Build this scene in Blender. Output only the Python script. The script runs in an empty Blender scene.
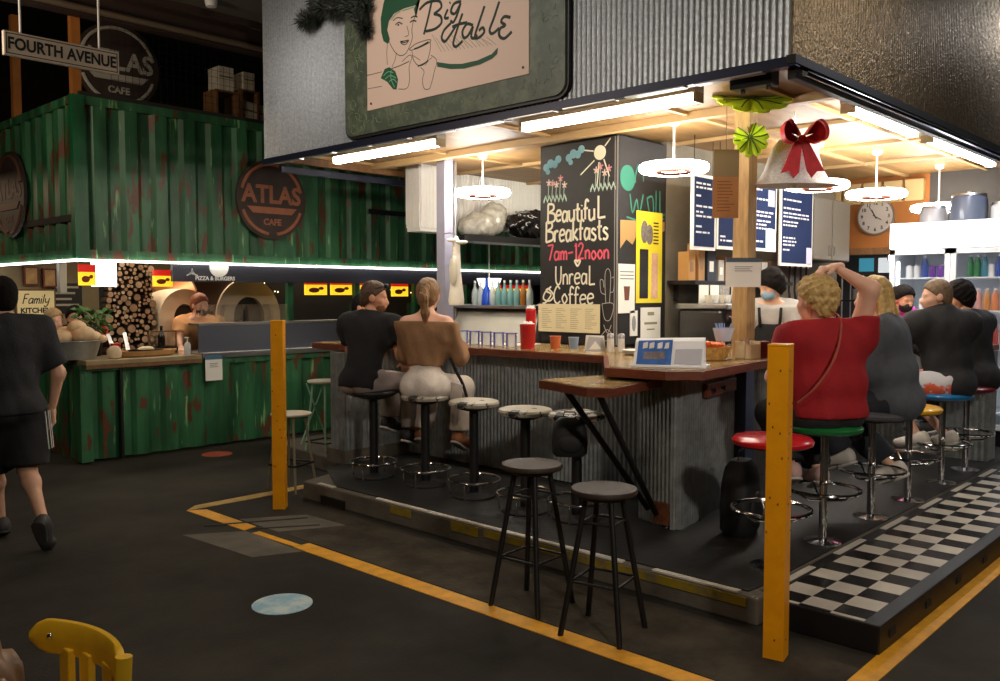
import bpy, math, random
import numpy as np
from mathutils import Vector, Matrix, Euler
random.seed(7)
SC = bpy.context.scene
COL = SC.collection

# ------------------------------------------------------------------ camera, world, lights, exposure
cam_data = bpy.data.cameras.new('camera')
cam_data.sensor_fit = 'HORIZONTAL'; cam_data.sensor_width = 36.0; cam_data.lens = 870.0/1000.0*36.0
cam_data.clip_start = 0.05; cam_data.clip_end = 100
cam = bpy.data.objects.new('camera', cam_data); COL.objects.link(cam)
cam.location = (0, 0, 1.62)
cam.rotation_euler = (math.radians(90-3.105), 0, math.radians(43.4-90))
SC.camera = cam

world = bpy.data.worlds.new('world'); SC.world = world; world.use_nodes = True
world.node_tree.nodes['Background'].inputs['Color'].default_value = (0.60, 0.50, 0.42, 1)
world.node_tree.nodes['Background'].inputs['Strength'].default_value = 0.02

def area(name, loc, size, power, color, target=None, spread=180):
    l = bpy.data.lights.new(name, 'AREA'); l.energy = power; l.color = color
    l.spread = math.radians(spread); l.shape = 'RECTANGLE'; l.size, l.size_y = size
    o = bpy.data.objects.new(name, l); COL.objects.link(o); o.location = loc
    d = (Vector(target) - Vector(loc)) if target else Vector((0, 0, -1))
    o.rotation_euler = d.to_track_quat('-Z', 'Y').to_euler()
    return o
# the market hall's own lamps, overhead, then three added fill lamps
area('hall_lamp', (1.0, 1.6, 4.3), (1.2, 0.3), 18, (1.0, 0.82, 0.62))
area('hall_lamp', (1.9, 5.4, 4.3), (1.2, 0.3), 7, (1.0, 0.92, 0.84), (4.4, 5.0, 3.4), 110)
area('hall_lamp', (5.5, -0.6, 4.3), (1.2, 0.3), 20, (1.0, 0.82, 0.62))
area('hall_lamp', (9.5, 1.0, 4.36), (1.0, 0.3), 22, (0.9, 0.92, 1.0))
area('hall_lamp', (-1.5, 3.0, 4.3), (1.2, 0.3), 12, (1.0, 0.76, 0.55))
area('added_front_spot', (0.0, -3.5, 4.25), (0.5, 0.3), 24, (1.0, 0.90, 0.78), (5.5, 3.0, 1.2), 80)  # added frontal fill for the kiosk under its canopy, not a known lamp
area('added_storage_fill', (5.2, 9.9, 5.3), (0.6, 0.3), 5, (1.0, 0.78, 0.56))  # added to lift the dark void above the container
area('added_ceiling_fill', (0.4, 7.0, 3.4), (0.8, 0.3), 34, (1.0, 0.82, 0.62), (2.6, 7.0, 4.45))  # added out of view to brighten the hall ceiling
# lamps inside the green container stall and inside the kiosk ceiling
area('stall_lamp', (4.6, 9.4, 2.25), (1.6, 0.3), 16, (1.0, 0.80, 0.58))
area('stall_lamp', (7.2, 9.6, 2.25), (1.6, 0.3), 10, (1.0, 0.86, 0.68))
area('stall_lamp', (2.2, 11.2, 2.9), (1.2, 0.4), 12, (1.0, 0.74, 0.48))

SC.view_settings.view_transform = 'Standard'
SC.view_settings.look = 'None'
SC.view_settings.gamma = 1.0
SC.view_settings.use_curve_mapping = False
SC.view_settings.exposure = 0.5
try:
    SC.cycles.use_denoising = True
    SC.cycles.max_bounces = 8
    SC.cycles.sample_clamp_indirect = 6.0
    SC.cycles.caustics_reflective = False
    SC.cycles.caustics_refractive = False
except Exception:
    pass

# ------------------------------------------------------------------ helpers
def lin(c):
    c = c/255.0
    return c/12.92 if c <= 0.04045 else ((c+0.055)/1.055)**2.4
def rgb(r, g, b): return (lin(r), lin(g), lin(b), 1.0)

MATS = {}
def mat(name, col, rough=0.6, metal=0.0, var=0.0, scale=8.0, bump=0.0, bscale=40.0, emit=0.0, col2=None,
        trans=0.0, alpha=1.0, spec=None, stretch=None, thr=None, ecol=None, coat=0.0, sheen=0.0):
    """principled material; var / col2 mix a second colour in with object-space noise; thr=(a,b) sharpens it to patches"""
    if name in MATS: return MATS[name]
    m = bpy.data.materials.new(name); m.use_nodes = True
    nt = m.node_tree; N = nt.nodes; L = nt.links; b = N['Principled BSDF']
    b.inputs['Base Color'].default_value = col
    b.inputs['Roughness'].default_value = rough; b.inputs['Metallic'].default_value = metal
    if trans: b.inputs['Transmission Weight'].default_value = trans; b.inputs['IOR'].default_value = 1.3
    if alpha < 1: b.inputs['Alpha'].default_value = alpha
    if coat: b.inputs['Coat Weight'].default_value = coat
    if spec is not None: b.inputs['Specular IOR Level'].default_value = spec
    if emit:
        b.inputs['Emission Color'].default_value = ecol or col; b.inputs['Emission Strength'].default_value = emit
    if var or col2 or bump:
        tc = N.new('ShaderNodeTexCoord'); mp = N.new('ShaderNodeMapping'); L.new(tc.outputs['Object'], mp.inputs['Vector'])
        if stretch: mp.inputs['Scale'].default_value = stretch
    if var or col2:
        nz = N.new('ShaderNodeTexNoise'); nz.inputs['Scale'].default_value = scale; nz.inputs['Detail'].default_value = 5
        nz.inputs['Roughness'].default_value = 0.62
        L.new(mp.outputs['Vector'], nz.inputs['Vector'])
        cr = N.new('ShaderNodeValToRGB')
        a, bb = thr or (0.35, 0.68)
        cr.color_ramp.elements[0].position = a; cr.color_ramp.elements[1].position = bb
        c2 = col2 or tuple([min(1, x*(1+var)) for x in col[:3]]+[1])
        c1 = col if col2 else tuple([x*(1-var) for x in col[:3]]+[1])
        cr.color_ramp.elements[0].color = c1; cr.color_ramp.elements[1].color = c2
        L.new(nz.outputs['Fac'], cr.inputs['Fac']); L.new(cr.outputs['Color'], b.inputs['Base Color'])
    if bump:
        n2 = N.new('ShaderNodeTexNoise'); n2.inputs['Scale'].default_value = bscale; n2.inputs['Detail'].default_value = 3
        L.new(mp.outputs['Vector'], n2.inputs['Vector'])
        bp = N.new('ShaderNodeBump'); bp.inputs['Strength'].default_value = bump; bp.inputs['Distance'].default_value = 0.01
        L.new(n2.outputs['Fac'], bp.inputs['Height']); L.new(bp.outputs['Normal'], b.inputs['Normal'])
    MATS[name] = m
    return m

def FR(o, u, v):
    """frame: local x -> u, y -> v, z -> u x v, at o"""
    u = Vector(u).normalized(); w = u.cross(Vector(v)).normalized(); v = w.cross(u)
    return Matrix(((u.x, v.x, w.x, o[0]), (u.y, v.y, w.y, o[1]), (u.z, v.z, w.z, o[2]), (0, 0, 0, 1)))
T = lambda x, y, z: Matrix.Translation((x, y, z))
RZ = lambda a: Matrix.Rotation(math.radians(a), 4, 'Z')
RX = lambda a: Matrix.Rotation(math.radians(a), 4, 'X')
RY = lambda a: Matrix.Rotation(math.radians(a), 4, 'Y')
def SCL(x, y, z): return Matrix.Diagonal((x, y, z, 1))

def catmull(pts, n=5, closed=False):
    P = [Vector(p) for p in pts]
    if len(P) < 3: return P
    out = []; m = len(P)
    rng = range(m) if closed else range(m-1)
    for i in rng:
        p0 = P[i-1] if (i > 0 or closed) else P[0]; p1 = P[i]; p2 = P[(i+1) % m]
        p3 = P[(i+2) % m] if (i+2 < m or closed) else P[-1]
        for k in range(n):
            t = k/n
            out.append(0.5*((2*p1)+(p2-p0)*t+(2*p0-5*p1+4*p2-p3)*t*t+(3*p1-p0-3*p2+p3)*t**3))
    if not closed: out.append(P[-1])
    return out

class MB:
    def __init__(s): s.v = []; s.f = []; s.mi = []; s.M = Matrix.Identity(4); s.m = 0
    def add(s, vs, fs, mi=None):
        b = len(s.v); M = s.M
        s.v += [tuple(M @ Vector(p)) for p in vs]
        flip = M.determinant() < 0
        for f in fs:
            f = [b+i for i in f]
            s.f.append(f[::-1] if flip else f); s.mi.append(s.m if mi is None else mi)
        return s
    def box(s, x0, y0, z0, x1, y1, z1):
        x0, x1 = min(x0, x1), max(x0, x1); y0, y1 = min(y0, y1), max(y0, y1); z0, z1 = min(z0, z1), max(z0, z1)
        return s.add([(x0,y0,z0),(x1,y0,z0),(x1,y1,z0),(x0,y1,z0),(x0,y0,z1),(x1,y0,z1),(x1,y1,z1),(x0,y1,z1)],
                     [(0,3,2,1),(4,5,6,7),(0,1,5,4),(1,2,6,5),(2,3,7,6),(3,0,4,7)])
    def cbox(s, c, d):
        return s.box(c[0]-d[0]/2, c[1]-d[1]/2, c[2]-d[2]/2, c[0]+d[0]/2, c[1]+d[1]/2, c[2]+d[2]/2)
    def prism(s, poly, z0, z1):
        A = sum(poly[i-1][0]*poly[i][1]-poly[i][0]*poly[i-1][1] for i in range(len(poly)))
        if A < 0: poly = poly[::-1]
        n = len(poly)
        return s.add([(x, y, z0) for x, y in poly]+[(x, y, z1) for x, y in poly],
                     [tuple(range(n))[::-1], tuple(range(n, 2*n))]+[(i, (i+1) % n, n+(i+1) % n, n+i) for i in range(n)])
    def cyl(s, p0, p1, r0, r1=None, n=16):
        r1 = r0 if r1 is None else r1
        p0, p1 = Vector(p0), Vector(p1); d = (p1-p0).normalized()
        a = Vector((0, 0, 1)) if abs(d.z) < .9 else Vector((1, 0, 0))
        u = d.cross(a).normalized(); w = d.cross(u)
        vs = []
        for p, r in ((p0, r0), (p1, r1)):
            vs += [p+(u*math.cos(2*math.pi*i/n)+w*math.sin(2*math.pi*i/n))*r for i in range(n)]
        fs = [(i, (i+1) % n, n+(i+1) % n, n+i) for i in range(n)]
        fs += [tuple(range(n))[::-1], tuple(range(n, 2*n))]
        return s.add(vs, fs)
    def tube(s, pts, r, n=8, closed=False, ref=None):
        P = [Vector(p) for p in pts]; m = len(P)
        if m < 2: return s
        vs = []; prev = None
        for i in range(m):
            a = P[i-1] if (i > 0 or closed) else P[i]; b = P[(i+1) % m] if (i < m-1 or closed) else P[i]
            d = b-a
            d = d.normalized() if d.length > 1e-9 else Vector((0, 0, 1))
            if prev is None:
                a0 = Vector(ref) if ref else (Vector((0, 0, 1)) if abs(d.z) < .9 else Vector((1, 0, 0)))
                u = d.cross(a0).normalized()
            else:
                u = prev-d*prev.dot(d); u = u.normalized() if u.length > 1e-6 else d.orthogonal().normalized()
            prev = u; w = d.cross(u); rr = r[i] if isinstance(r, (list, tuple)) else r
            vs += [P[i]+(u*math.cos(2*math.pi*k/n)+w*math.sin(2*math.pi*k/n))*rr for k in range(n)]
        fs = []
        for i in range(m if closed else m-1):
            j = (i+1) % m
            fs += [(i*n+k, i*n+(k+1) % n, j*n+(k+1) % n, j*n+k) for k in range(n)]
        if not closed: fs += [tuple(range(n))[::-1], tuple(range((m-1)*n, m*n))]
        return s.add(vs, fs)
    def lathe(s, prof, c=(0, 0, 0), n=24):
        vs = []; m = len(prof)
        for r, z in prof:
            vs += [(c[0]+r*math.cos(2*math.pi*k/n), c[1]+r*math.sin(2*math.pi*k/n), c[2]+z) for k in range(n)]
        fs = [(i*n+k, i*n+(k+1) % n, (i+1)*n+(k+1) % n, (i+1)*n+k) for i in range(m-1) for k in range(n)]
        if prof[0][0] > 1e-5: fs.append(tuple(range(n))[::-1])
        if prof[-1][0] > 1e-5: fs.append(tuple(range((m-1)*n, m*n)))
        return s.add(vs, fs)
    def torus(s, c, R, r, n=32, k=8):
        return s.tube([(c[0]+R*math.cos(2*math.pi*i/n), c[1]+R*math.sin(2*math.pi*i/n), c[2]) for i in range(n)], r, k, True)
    def ell(s, c, r, nu=16, nv=10):
        r = (r, r, r) if not isinstance(r, (tuple, list)) else r
        vs = [(c[0], c[1], c[2]-r[2])]
        for j in range(1, nv):
            t = -math.pi/2+math.pi*j/nv
            vs += [(c[0]+r[0]*math.cos(t)*math.cos(2*math.pi*i/nu), c[1]+r[1]*math.cos(t)*math.sin(2*math.pi*i/nu), c[2]+r[2]*math.sin(t)) for i in range(nu)]
        vs.append((c[0], c[1], c[2]+r[2])); e = len(vs)-1
        fs = [(0, 1+(i+1) % nu, 1+i) for i in range(nu)]
        for j in range(nv-2):
            fs += [(1+j*nu+i, 1+j*nu+(i+1) % nu, 1+(j+1)*nu+(i+1) % nu, 1+(j+1)*nu+i) for i in range(nu)]
        fs += [(1+(nv-2)*nu+i, 1+(nv-2)*nu+(i+1) % nu, e) for i in range(nu)]
        return s.add(vs, fs)
    def corr(s, p0, p1, z0, z1, pitch, amp, per=6, trap=False, back=0.012):
        """corrugated sheet from p0 to p1; the ridges stand out to the RIGHT of the walking direction"""
        p0 = Vector((p0[0], p0[1], 0)); p1 = Vector((p1[0], p1[1], 0)); L = (p1-p0).length; d = (p1-p0)/L
        nrm = Vector((d.y, -d.x, 0))
        pr = []
        if trap:
            n = max(1, round(L/pitch)); q = L/n
            for i in range(n):
                for t, h in ((0, 0), (.30, 0), (.45, 1), (.85, 1)): pr.append(((i+t)*q, h*amp))
            pr.append((L, 0))
        else:
            n = max(4, round(L/pitch*per))
            pr = [(L*i/n, amp*0.5*(1+math.sin(2*math.pi*L*i/n/pitch))) for i in range(n+1)]
        m = len(pr); vs = []
        for z in (z0, z1):
            for t, h in pr:
                p = p0+d*t+nrm*h; vs.append((p.x, p.y, z))
        for z in (z0, z1):
            for t, h in pr:
                p = p0+d*t-nrm*back; vs.append((p.x, p.y, z))
        fs = []
        for i in range(m-1):
            fs += [(i, i+1, m+i+1, m+i), (2*m+i+1, 2*m+i, 3*m+i, 3*m+i+1), (m+i, m+i+1, 3*m+i+1, 3*m+i), (i+1, i, 2*m+i, 2*m+i+1)]
        fs += [(0, m, 3*m, 2*m), (m-1, 3*m-1, 4*m-1, 2*m-1)]
        return s.add(vs, fs)
    def strokes(s, strokes, M, w, depth=0.3, smooth=4):
        """pen strokes (2-D polylines) laid on frame M as slim raised lines of width w"""
        old = s.M; s.M = old @ M @ SCL(1, 1, depth)
        for st in strokes:
            pts = catmull([(p[0], p[1], 0) for p in st], smooth)
            s.tube(pts, w/2, 6, ref=(0, 0, 1))
        s.M = old
        return s
    def text(s, body, M, size=1.0, extrude=0.002, align='CENTER', bold=0.0, sx=1.0):
        c = bpy.data.curves.new('lettering', 'FONT'); c.body = body; c.size = size; c.extrude = extrude; c.offset = bold
        c.align_x = align; c.align_y = 'CENTER'; c.resolution_u = 3
        o = bpy.data.objects.new('lettering', c); COL.objects.link(o)
        dg = bpy.context.evaluated_depsgraph_get(); me = o.evaluated_get(dg).to_mesh()
        old = s.M; s.M = old @ M @ SCL(sx, 1, 1)
        s.add([v.co.copy() for v in me.vertices], [tuple(p.vertices) for p in me.polygons]); s.M = old
        o.evaluated_get(dg).to_mesh_clear(); bpy.data.objects.remove(o); bpy.data.curves.remove(c)
        return s
    def build(s, name, mats, parent=None, smooth=True, bevel=0.0, kind=None, angle=38, loc=None, seg=2):
        me = bpy.data.meshes.new(name); me.from_pydata(s.v, [], s.f)
        mats = mats if isinstance(mats, (list, tuple)) else [mats]
        for m in mats: me.materials.append(m)
        me.polygons.foreach_set('material_index', s.mi)
        if smooth:
            me.polygons.foreach_set('use_smooth', [True]*len(s.f)); me.update()
            me.set_sharp_from_angle(angle=math.radians(angle))
        me.validate(); me.update()
        o = bpy.data.objects.new(name, me); COL.objects.link(o)
        if parent: o.parent = parent
        if loc: o.location = loc
        if bevel:
            b = o.modifiers.new('bevel', 'BEVEL'); b.width = bevel; b.segments = seg; b.limit_method = 'ANGLE'; b.angle_limit = math.radians(50)
        if kind: o['kind'] = kind
        return o

def tag(o, label, cat, group=None, kind=None):
    o['label'] = label; o['category'] = cat
    if group: o['group'] = group
    if kind: o['kind'] = kind
    return o
def thing(name, label, cat, loc=(0, 0, 0), rz=0, group=None):
    o = bpy.data.objects.new(name, None); COL.objects.link(o); o.empty_display_size = 0.1
    o.location = loc; o.rotation_euler = (0, 0, math.radians(rz))
    return tag(o, label, cat, group)
def copy_tree(o, parent=None):
    c = o.copy(); COL.objects.link(c)
    if parent: c.parent = parent
    for ch in list(o.children): copy_tree(ch, c)
    return c
def repeat(src, label, loc, rz=None, group=None):
    c = copy_tree(src); c.location = loc; c['label'] = label
    if rz is not None: c.rotation_euler = (0, 0, math.radians(rz))
    if group: c['group'] = group
    return c

# a small hand-lettering stroke font
GL = {
'B': ([[(0,0),(.02,1)],[(.02,1),(.42,.96),(.46,.72),(.06,.55)],[(.06,.55),(.52,.46),(.54,.12),(.0,.0)]],.62),
'e': ([[(.05,.3),(.42,.36),(.36,.56),(.14,.54),(.03,.28),(.14,.02),(.42,.08)]],.5),
'a': ([[(.4,.5),(.16,.56),(.03,.28),(.14,.02),(.36,.18),(.4,.5)],[(.41,.58),(.42,0)]],.52),
'u': ([[(.03,.56),(.05,.1),(.22,0),(.4,.16)],[(.42,.58),(.43,0)]],.53),
't': ([[(.16,.92),(.15,.14),(.32,0)],[(0,.6),(.34,.63)]],.4),
'i': ([[(.05,.56),(.06,0)],[(.05,.76),(.07,.8)]],.2),
'f': ([[(.38,.88),(.24,1),(.13,.8),(.12,0)],[(0,.54),(.32,.57)]],.38),
'L': ([[(.03,1),(.03,0)],[(.03,0),(.42,.03)]],.5),
'l': ([[(.04,1),(.05,0)]],.18),
'r': ([[(.05,.56),(.05,0)],[(.05,.34),(.18,.55),(.34,.5)]],.4),
'k': ([[(.05,1),(.05,0)],[(.38,.56),(.08,.26)],[(.08,.26),(.42,0)]],.48),
's': ([[(.36,.48),(.16,.57),(.05,.42),(.34,.2),(.24,.02),(.02,.06)]],.44),
'7': ([[(0,.95),(.45,1)],[(.45,1),(.15,0)]],.52),
'm': ([[(.04,.56),(.04,0)],[(.04,.38),(.18,.55),(.27,.4),(.27,0)],[(.27,.38),(.42,.55),(.51,.4),(.51,0)]],.62),
'-': ([[(0,.45),(.4,.5)]],.5),
'1': ([[(.05,.8),(.14,1)],[(.14,1),(.15,0)]],.28),
'2': ([[(.02,.78),(.2,1),(.4,.78),(.02,.02)],[(.02,.02),(.46,.04)]],.54),
'n': ([[(.04,.56),(.04,0)],[(.04,.36),(.2,.56),(.35,.42),(.36,0)]],.46),
'o': ([[(.22,.56),(.04,.3),(.2,.0),(.4,.26),(.22,.56)]],.48),
'U': ([[(.03,1),(.04,.25),(.22,0),(.42,.22),(.45,1)]],.56),
'C': ([[(.46,.84),(.26,1),(.04,.6),(.08,.16),(.28,0),(.48,.14)]],.56),
'&': ([[(.5,.4),(.1,.06),(.1,.35),(.4,.75),(.25,.98),(.12,.75),(.5,.0)]],.6),
'F': ([[(.03,1),(.03,0)],[(.03,1),(.42,1)],[(.03,.54),(.34,.56)]],.5),
'y': ([[(.03,.56),(.1,.15),(.36,.2)],[(.42,.58),(.38,-.1),(.2,-.32),(.02,-.2)]],.52),
'b': ([[(.05,1),(.05,.02)],[(.05,.36),(.24,.56),(.4,.28),(.22,0),(.05,.1)]],.5),
'g': ([[(.4,.5),(.16,.56),(.03,.28),(.16,.02),(.38,.2)],[(.41,.58),(.4,-.15),(.2,-.36),(.02,-.22)]],.52),
' ': ([], .35),
}
def word(txt, x0, y0, h, sx=1.0, shear=0.0, jitter=0.0, rnd=None):
    out = []; x = x0
    for i, ch in enumerate(txt):
        st, w = GL[ch]; dy = (rnd.uniform(-1, 1)*jitter*h) if rnd else 0
        for s in st: out.append([(x+(p[0]*sx+shear*p[1])*h, y0+dy+p[1]*h) for p in s])
        x += w*h*sx*1.04
    return out, x
def word_w(txt, h, sx=1.0): return sum(GL[c][1] for c in txt)*h*sx*1.04
# ------------------------------------------------------------------ smooth implicit bodies (one continuous surface per body)
def surfnet(F, o, h):
    nx, ny, nz = F.shape; ins = F < 0
    corners = [(0,0,0),(1,0,0),(0,1,0),(1,1,0),(0,0,1),(1,0,1),(0,1,1),(1,1,1)]
    edges = [(0,1),(2,3),(4,5),(6,7),(0,2),(1,3),(4,6),(5,7),(0,4),(1,5),(2,6),(3,7)]
    sl = lambda c: (slice(c[0], nx-1+c[0]), slice(c[1], ny-1+c[1]), slice(c[2], nz-1+c[2]))
    cnt = np.zeros((nx-1, ny-1, nz-1), np.int32)
    for c in corners: cnt += ins[sl(c)]
    act = (cnt > 0) & (cnt < 8)
    idx = np.argwhere(act)
    if len(idx) == 0: return [], []
    vid = -np.ones(act.shape, np.int64); vid[act] = np.arange(len(idx))
    pos = np.zeros((len(idx), 3)); n = np.zeros(len(idx))
    cf = [F[idx[:,0]+c[0], idx[:,1]+c[1], idx[:,2]+c[2]] for c in corners]
    for a, b in edges:
        fa, fb = cf[a], cf[b]; m = (fa < 0) != (fb < 0)
        t = np.where(m, fa/np.where(m, fa-fb, 1), 0)
        p = np.array(corners[a])+(np.array(corners[b])-np.array(corners[a]))*t[:, None]
        pos[m] += p[m]; n[m] += 1
    pos = (idx+pos/n[:, None])*h+np.array(o)
    faces = []
    for ax in range(3):
        u, v = [(1, 2), (2, 0), (0, 1)][ax]
        A = ins; s0 = [slice(None)]*3; s1 = [slice(None)]*3; s0[ax] = slice(0, -1); s1[ax] = slice(1, None)
        a, b = A[tuple(s0)], A[tuple(s1)]
        e = np.argwhere(a != b)
        e = e[(e[:, u] > 0) & (e[:, v] > 0) & (e[:, u] < F.shape[u]-1) & (e[:, v] < F.shape[v]-1)]
        if len(e) == 0: continue
        def g(du, dv):
            q = e.copy(); q[:, u] -= du; q[:, v] -= dv; return vid[q[:, 0], q[:, 1], q[:, 2]]
        q = np.stack([g(1, 1), g(0, 1), g(0, 0), g(1, 0)], 1)
        inside_first = a[e[:, 0], e[:, 1], e[:, 2]]
        q[~inside_first] = q[~inside_first][:, ::-1]
        faces.append(q)
    faces = np.concatenate(faces)
    return [tuple(p) for p in pos], [tuple(int(i) for i in f) for f in faces]

class Sdf:
    def __init__(s): s.p = []; s.cuts = []
    def c(s, a, b, ra, rb=None, flat=False):
        s.p.append(('c', np.array(a, float), np.array(b, float), ra, ra if rb is None else rb, flat)); return s
    def e(s, c, r, R=None):
        s.p.append(('e', np.array(c, float), np.array(r if isinstance(r, (tuple, list)) else (r, r, r), float), None if R is None else np.array(R)[:3, :3])); return s
    def cut(s, p, n): s.cuts.append((np.array(p, float), np.array(n, float)/np.linalg.norm(n))); return s
    def mesh(s, h, k=.014, off=0.0, noise=None, pad=.03):
        lo = np.full(3, 1e9); hi = -lo
        for q in s.p:
            if q[0] == 'c':
                for a, r in ((q[1], q[3]), (q[2], q[4])): lo = np.minimum(lo, a-r); hi = np.maximum(hi, a+r)
            else:
                r = q[2].max() if q[3] is not None else q[2]; lo = np.minimum(lo, q[1]-r); hi = np.maximum(hi, q[1]+r)
        lo -= off+pad; hi += off+pad; n = np.ceil((hi-lo)/h).astype(int)+1
        g = np.stack(np.meshgrid(*[lo[i]+h*np.arange(n[i]) for i in range(3)], indexing='ij'), -1)
        acc = np.zeros(g.shape[:3]); 
        for q in s.p:
            if q[0] == 'c':
                a, b = q[1], q[2]; d = b-a; L = max(1e-9, d@d); t = np.clip(((g-a)@d)/L, 0, 1)
                D = np.linalg.norm(g-a-t[..., None]*d, axis=-1)-(q[3]+(q[4]-q[3])*t)
                if q[5]: D = np.maximum(D, ((g-b)@d)/math.sqrt(L)-off)
            else:
                v = g-q[1]
                if q[3] is not None: v = v@q[3]
                w = v/q[2]; l = np.linalg.norm(w, axis=-1); l2 = np.linalg.norm(w/q[2], axis=-1)
                D = np.where(l2 > 1e-6, l*(l-1)/np.maximum(l2, 1e-6), -q[2].min())
            acc += np.exp(np.clip(-D/k, -60, 60))
        F = -k*np.log(np.maximum(acc, 1e-30))-off
        if noise:
            a, f = noise[:2]; x, y, z = g[..., 0]*f, g[..., 1]*f, g[..., 2]*f*(noise[2] if len(noise) > 2 else 1)
            F = F+a*(np.sin(x+1.7*np.sin(z*.9))*np.sin(y*1.1+1.3*np.sin(x*.7)+z*.8)+.5*np.sin(2.1*z+1.9*x+.6)*np.sin(2.3*y-x))
        for p, nn in s.cuts: F = np.maximum(F, (g-p)@nn)
        return surfnet(F, lo, h)
# ------------------------------------------------------------------ materials
M_floor = mat('asphalt', rgb(53,50,44), .8, var=.45, scale=.9, bump=.25, bscale=60, spec=.2)
M_conc = mat('concrete', rgb(96,90,80), .75, var=.3, scale=3, bump=.3, bscale=50)
M_yline = mat('yellow_line_paint', rgb(240,170,20), .55, var=.18, scale=9, bump=.2, bscale=80)
M_post = mat('orange_post_paint', rgb(248,164,16), .38, var=.10, scale=6)
M_black = mat('black_paint', rgb(24,23,24), .45)
M_blackrub = mat('black_rubber', rgb(26,25,25), .7, bump=.2, bscale=120)
M_dark = mat('dark_metal', rgb(40,40,46), .4, metal=.6)
M_navy = mat('navy_trim', rgb(36,40,62), .35, metal=.3)
M_galv = mat('galvanised_iron', rgb(150,154,158), .38, metal=.6, var=.2, scale=40, bump=.12, bscale=90)
M_galvd = mat('old_galvanised_iron', rgb(146,150,150), .45, metal=.4, var=.2, scale=14, bump=.1, bscale=80)
M_ply = mat('ceiling_ply', rgb(146,112,68), .5, var=.25, scale=2.2, stretch=(1, 5, 1))
M_timber = mat('timber', rgb(186,150,100), .6, var=.22, scale=5, stretch=(8, 8, 1))
M_timberd = mat('dark_timber', rgb(120,84,48), .6, var=.25, scale=5, stretch=(8, 8, 1))
M_redwood = mat('red_timber_edge', rgb(112,56,36), .4, var=.25, scale=6, stretch=(2, 2, 8))
M_top = mat('laminate_worktop', rgb(176,146,96), .22, col2=rgb(120,92,54), scale=7, thr=(.4, .62))
M_steel = mat('stainless', rgb(190,190,192), .28, metal=1.0)
M_chrome = mat('chrome', rgb(215,215,218), .12, metal=1.0)
M_white = mat('white_paint', rgb(232,230,224), .5)
M_whitep = mat('white_plastic', rgb(236,236,234), .35)
M_paper = mat('paper', rgb(240,238,230), .7)
M_cream = mat('cream_paper', rgb(226,216,176), .7)
M_green = mat('container_green', rgb(28,104,62), .42, var=.22, scale=2.2, stretch=(3, 3, .5), col2=rgb(16,72,44), bump=.08, bscale=30)
M_tube = mat('lamp_tube', (1, .93, .80, 1), .5, emit=34, ecol=(1, .91, .75, 1))
M_tubec = mat('lamp_tube_cool', (1, 1, 1, 1), .5, emit=24, ecol=(.92, .95, 1, 1))
M_ring = mat('lamp_ring', (1, .96, .9, 1), .5, emit=28, ecol=(1, .95, .87, 1))
M_led = mat('led_strip', (1, 1, .97, 1), .5, emit=5, ecol=(1, .97, .88, 1))
M_hallc = mat('hall_ceiling', rgb(92,84,74), .8, var=.2, scale=.8)
M_hallw = mat('hall_wall', rgb(46,42,38), .85, var=.2, scale=.7)
M_chalk = mat('chalkboard', rgb(34,32,32), .55, var=.3, scale=3)
M_chw = mat('chalk_white', rgb(238,232,208), .8)
M_chp = mat('chalk_pink', rgb(232,96,116), .8)
M_chb = mat('chalk_blue', rgb(140,190,204), .8)
M_chg = mat('chalk_green', rgb(56,128,106), .8)
M_orange = mat('orange_wall', rgb(160,98,40), .7, var=.1, scale=2)
M_gcab = mat('grey_cabinet', rgb(98,94,84), .5)
M_rust = mat('rust', rgb(110,58,30), .85, var=.4, scale=20)

# rusty green container paint: green, streaked, with rust and pale scratches
def container_mat():
    m = bpy.data.materials.new('rusty_container_paint'); m.use_nodes = True
    nt = m.node_tree; N = nt.nodes; L = nt.links; b = N['Principled BSDF']; b.inputs['Roughness'].default_value = .45
    tc = N.new('ShaderNodeTexCoord')
    def noise(sc, st, det=4):
        mp = N.new('ShaderNodeMapping'); mp.inputs['Scale'].default_value = st; L.new(tc.outputs['Object'], mp.inputs['Vector'])
        n = N.new('ShaderNodeTexNoise'); n.inputs['Scale'].default_value = sc; n.inputs['Detail'].default_value = det; L.new(mp.outputs['Vector'], n.inputs['Vector'])
        return n.outputs['Fac']
    def ramp(src, a, c, ca=(0, 0, 0, 1), cb=(1, 1, 1, 1)):
        r = N.new('ShaderNodeValToRGB'); r.color_ramp.elements[0].position = a; r.color_ramp.elements[1].position = c
        r.color_ramp.elements[0].color = ca; r.color_ramp.elements[1].color = cb; L.new(src, r.inputs['Fac']); return r.outputs['Color']
    def mix(fac, a, bcol):
        x = N.new('ShaderNodeMix'); x.data_type = 'RGBA'; L.new(fac, x.inputs['Factor']); L.new(a, x.inputs['A'])
        if isinstance(bcol, tuple): x.inputs['B'].default_value = bcol
        else: L.new(bcol, x.inputs['B'])
        return x.outputs['Result']
    base = ramp(noise(3, (2.5, 2.5, .45)), .3, .72, rgb(24,70,44), rgb(60,122,80))
    c = mix(ramp(noise(3.6, (2.6, 2.6, .8), 6), .57, .62), base, rgb(96,56,34))
    c = mix(ramp(noise(7, (3, 3, .35), 3), .64, .72), c, rgb(130,182,120))
    L.new(c, b.inputs['Base Color'])
    return m
M_cont = container_mat()

def st(mb, name, mats, **k):
    k.setdefault('smooth', True)
    o = mb.build(name, mats, kind='structure', **k)
    return o

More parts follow.
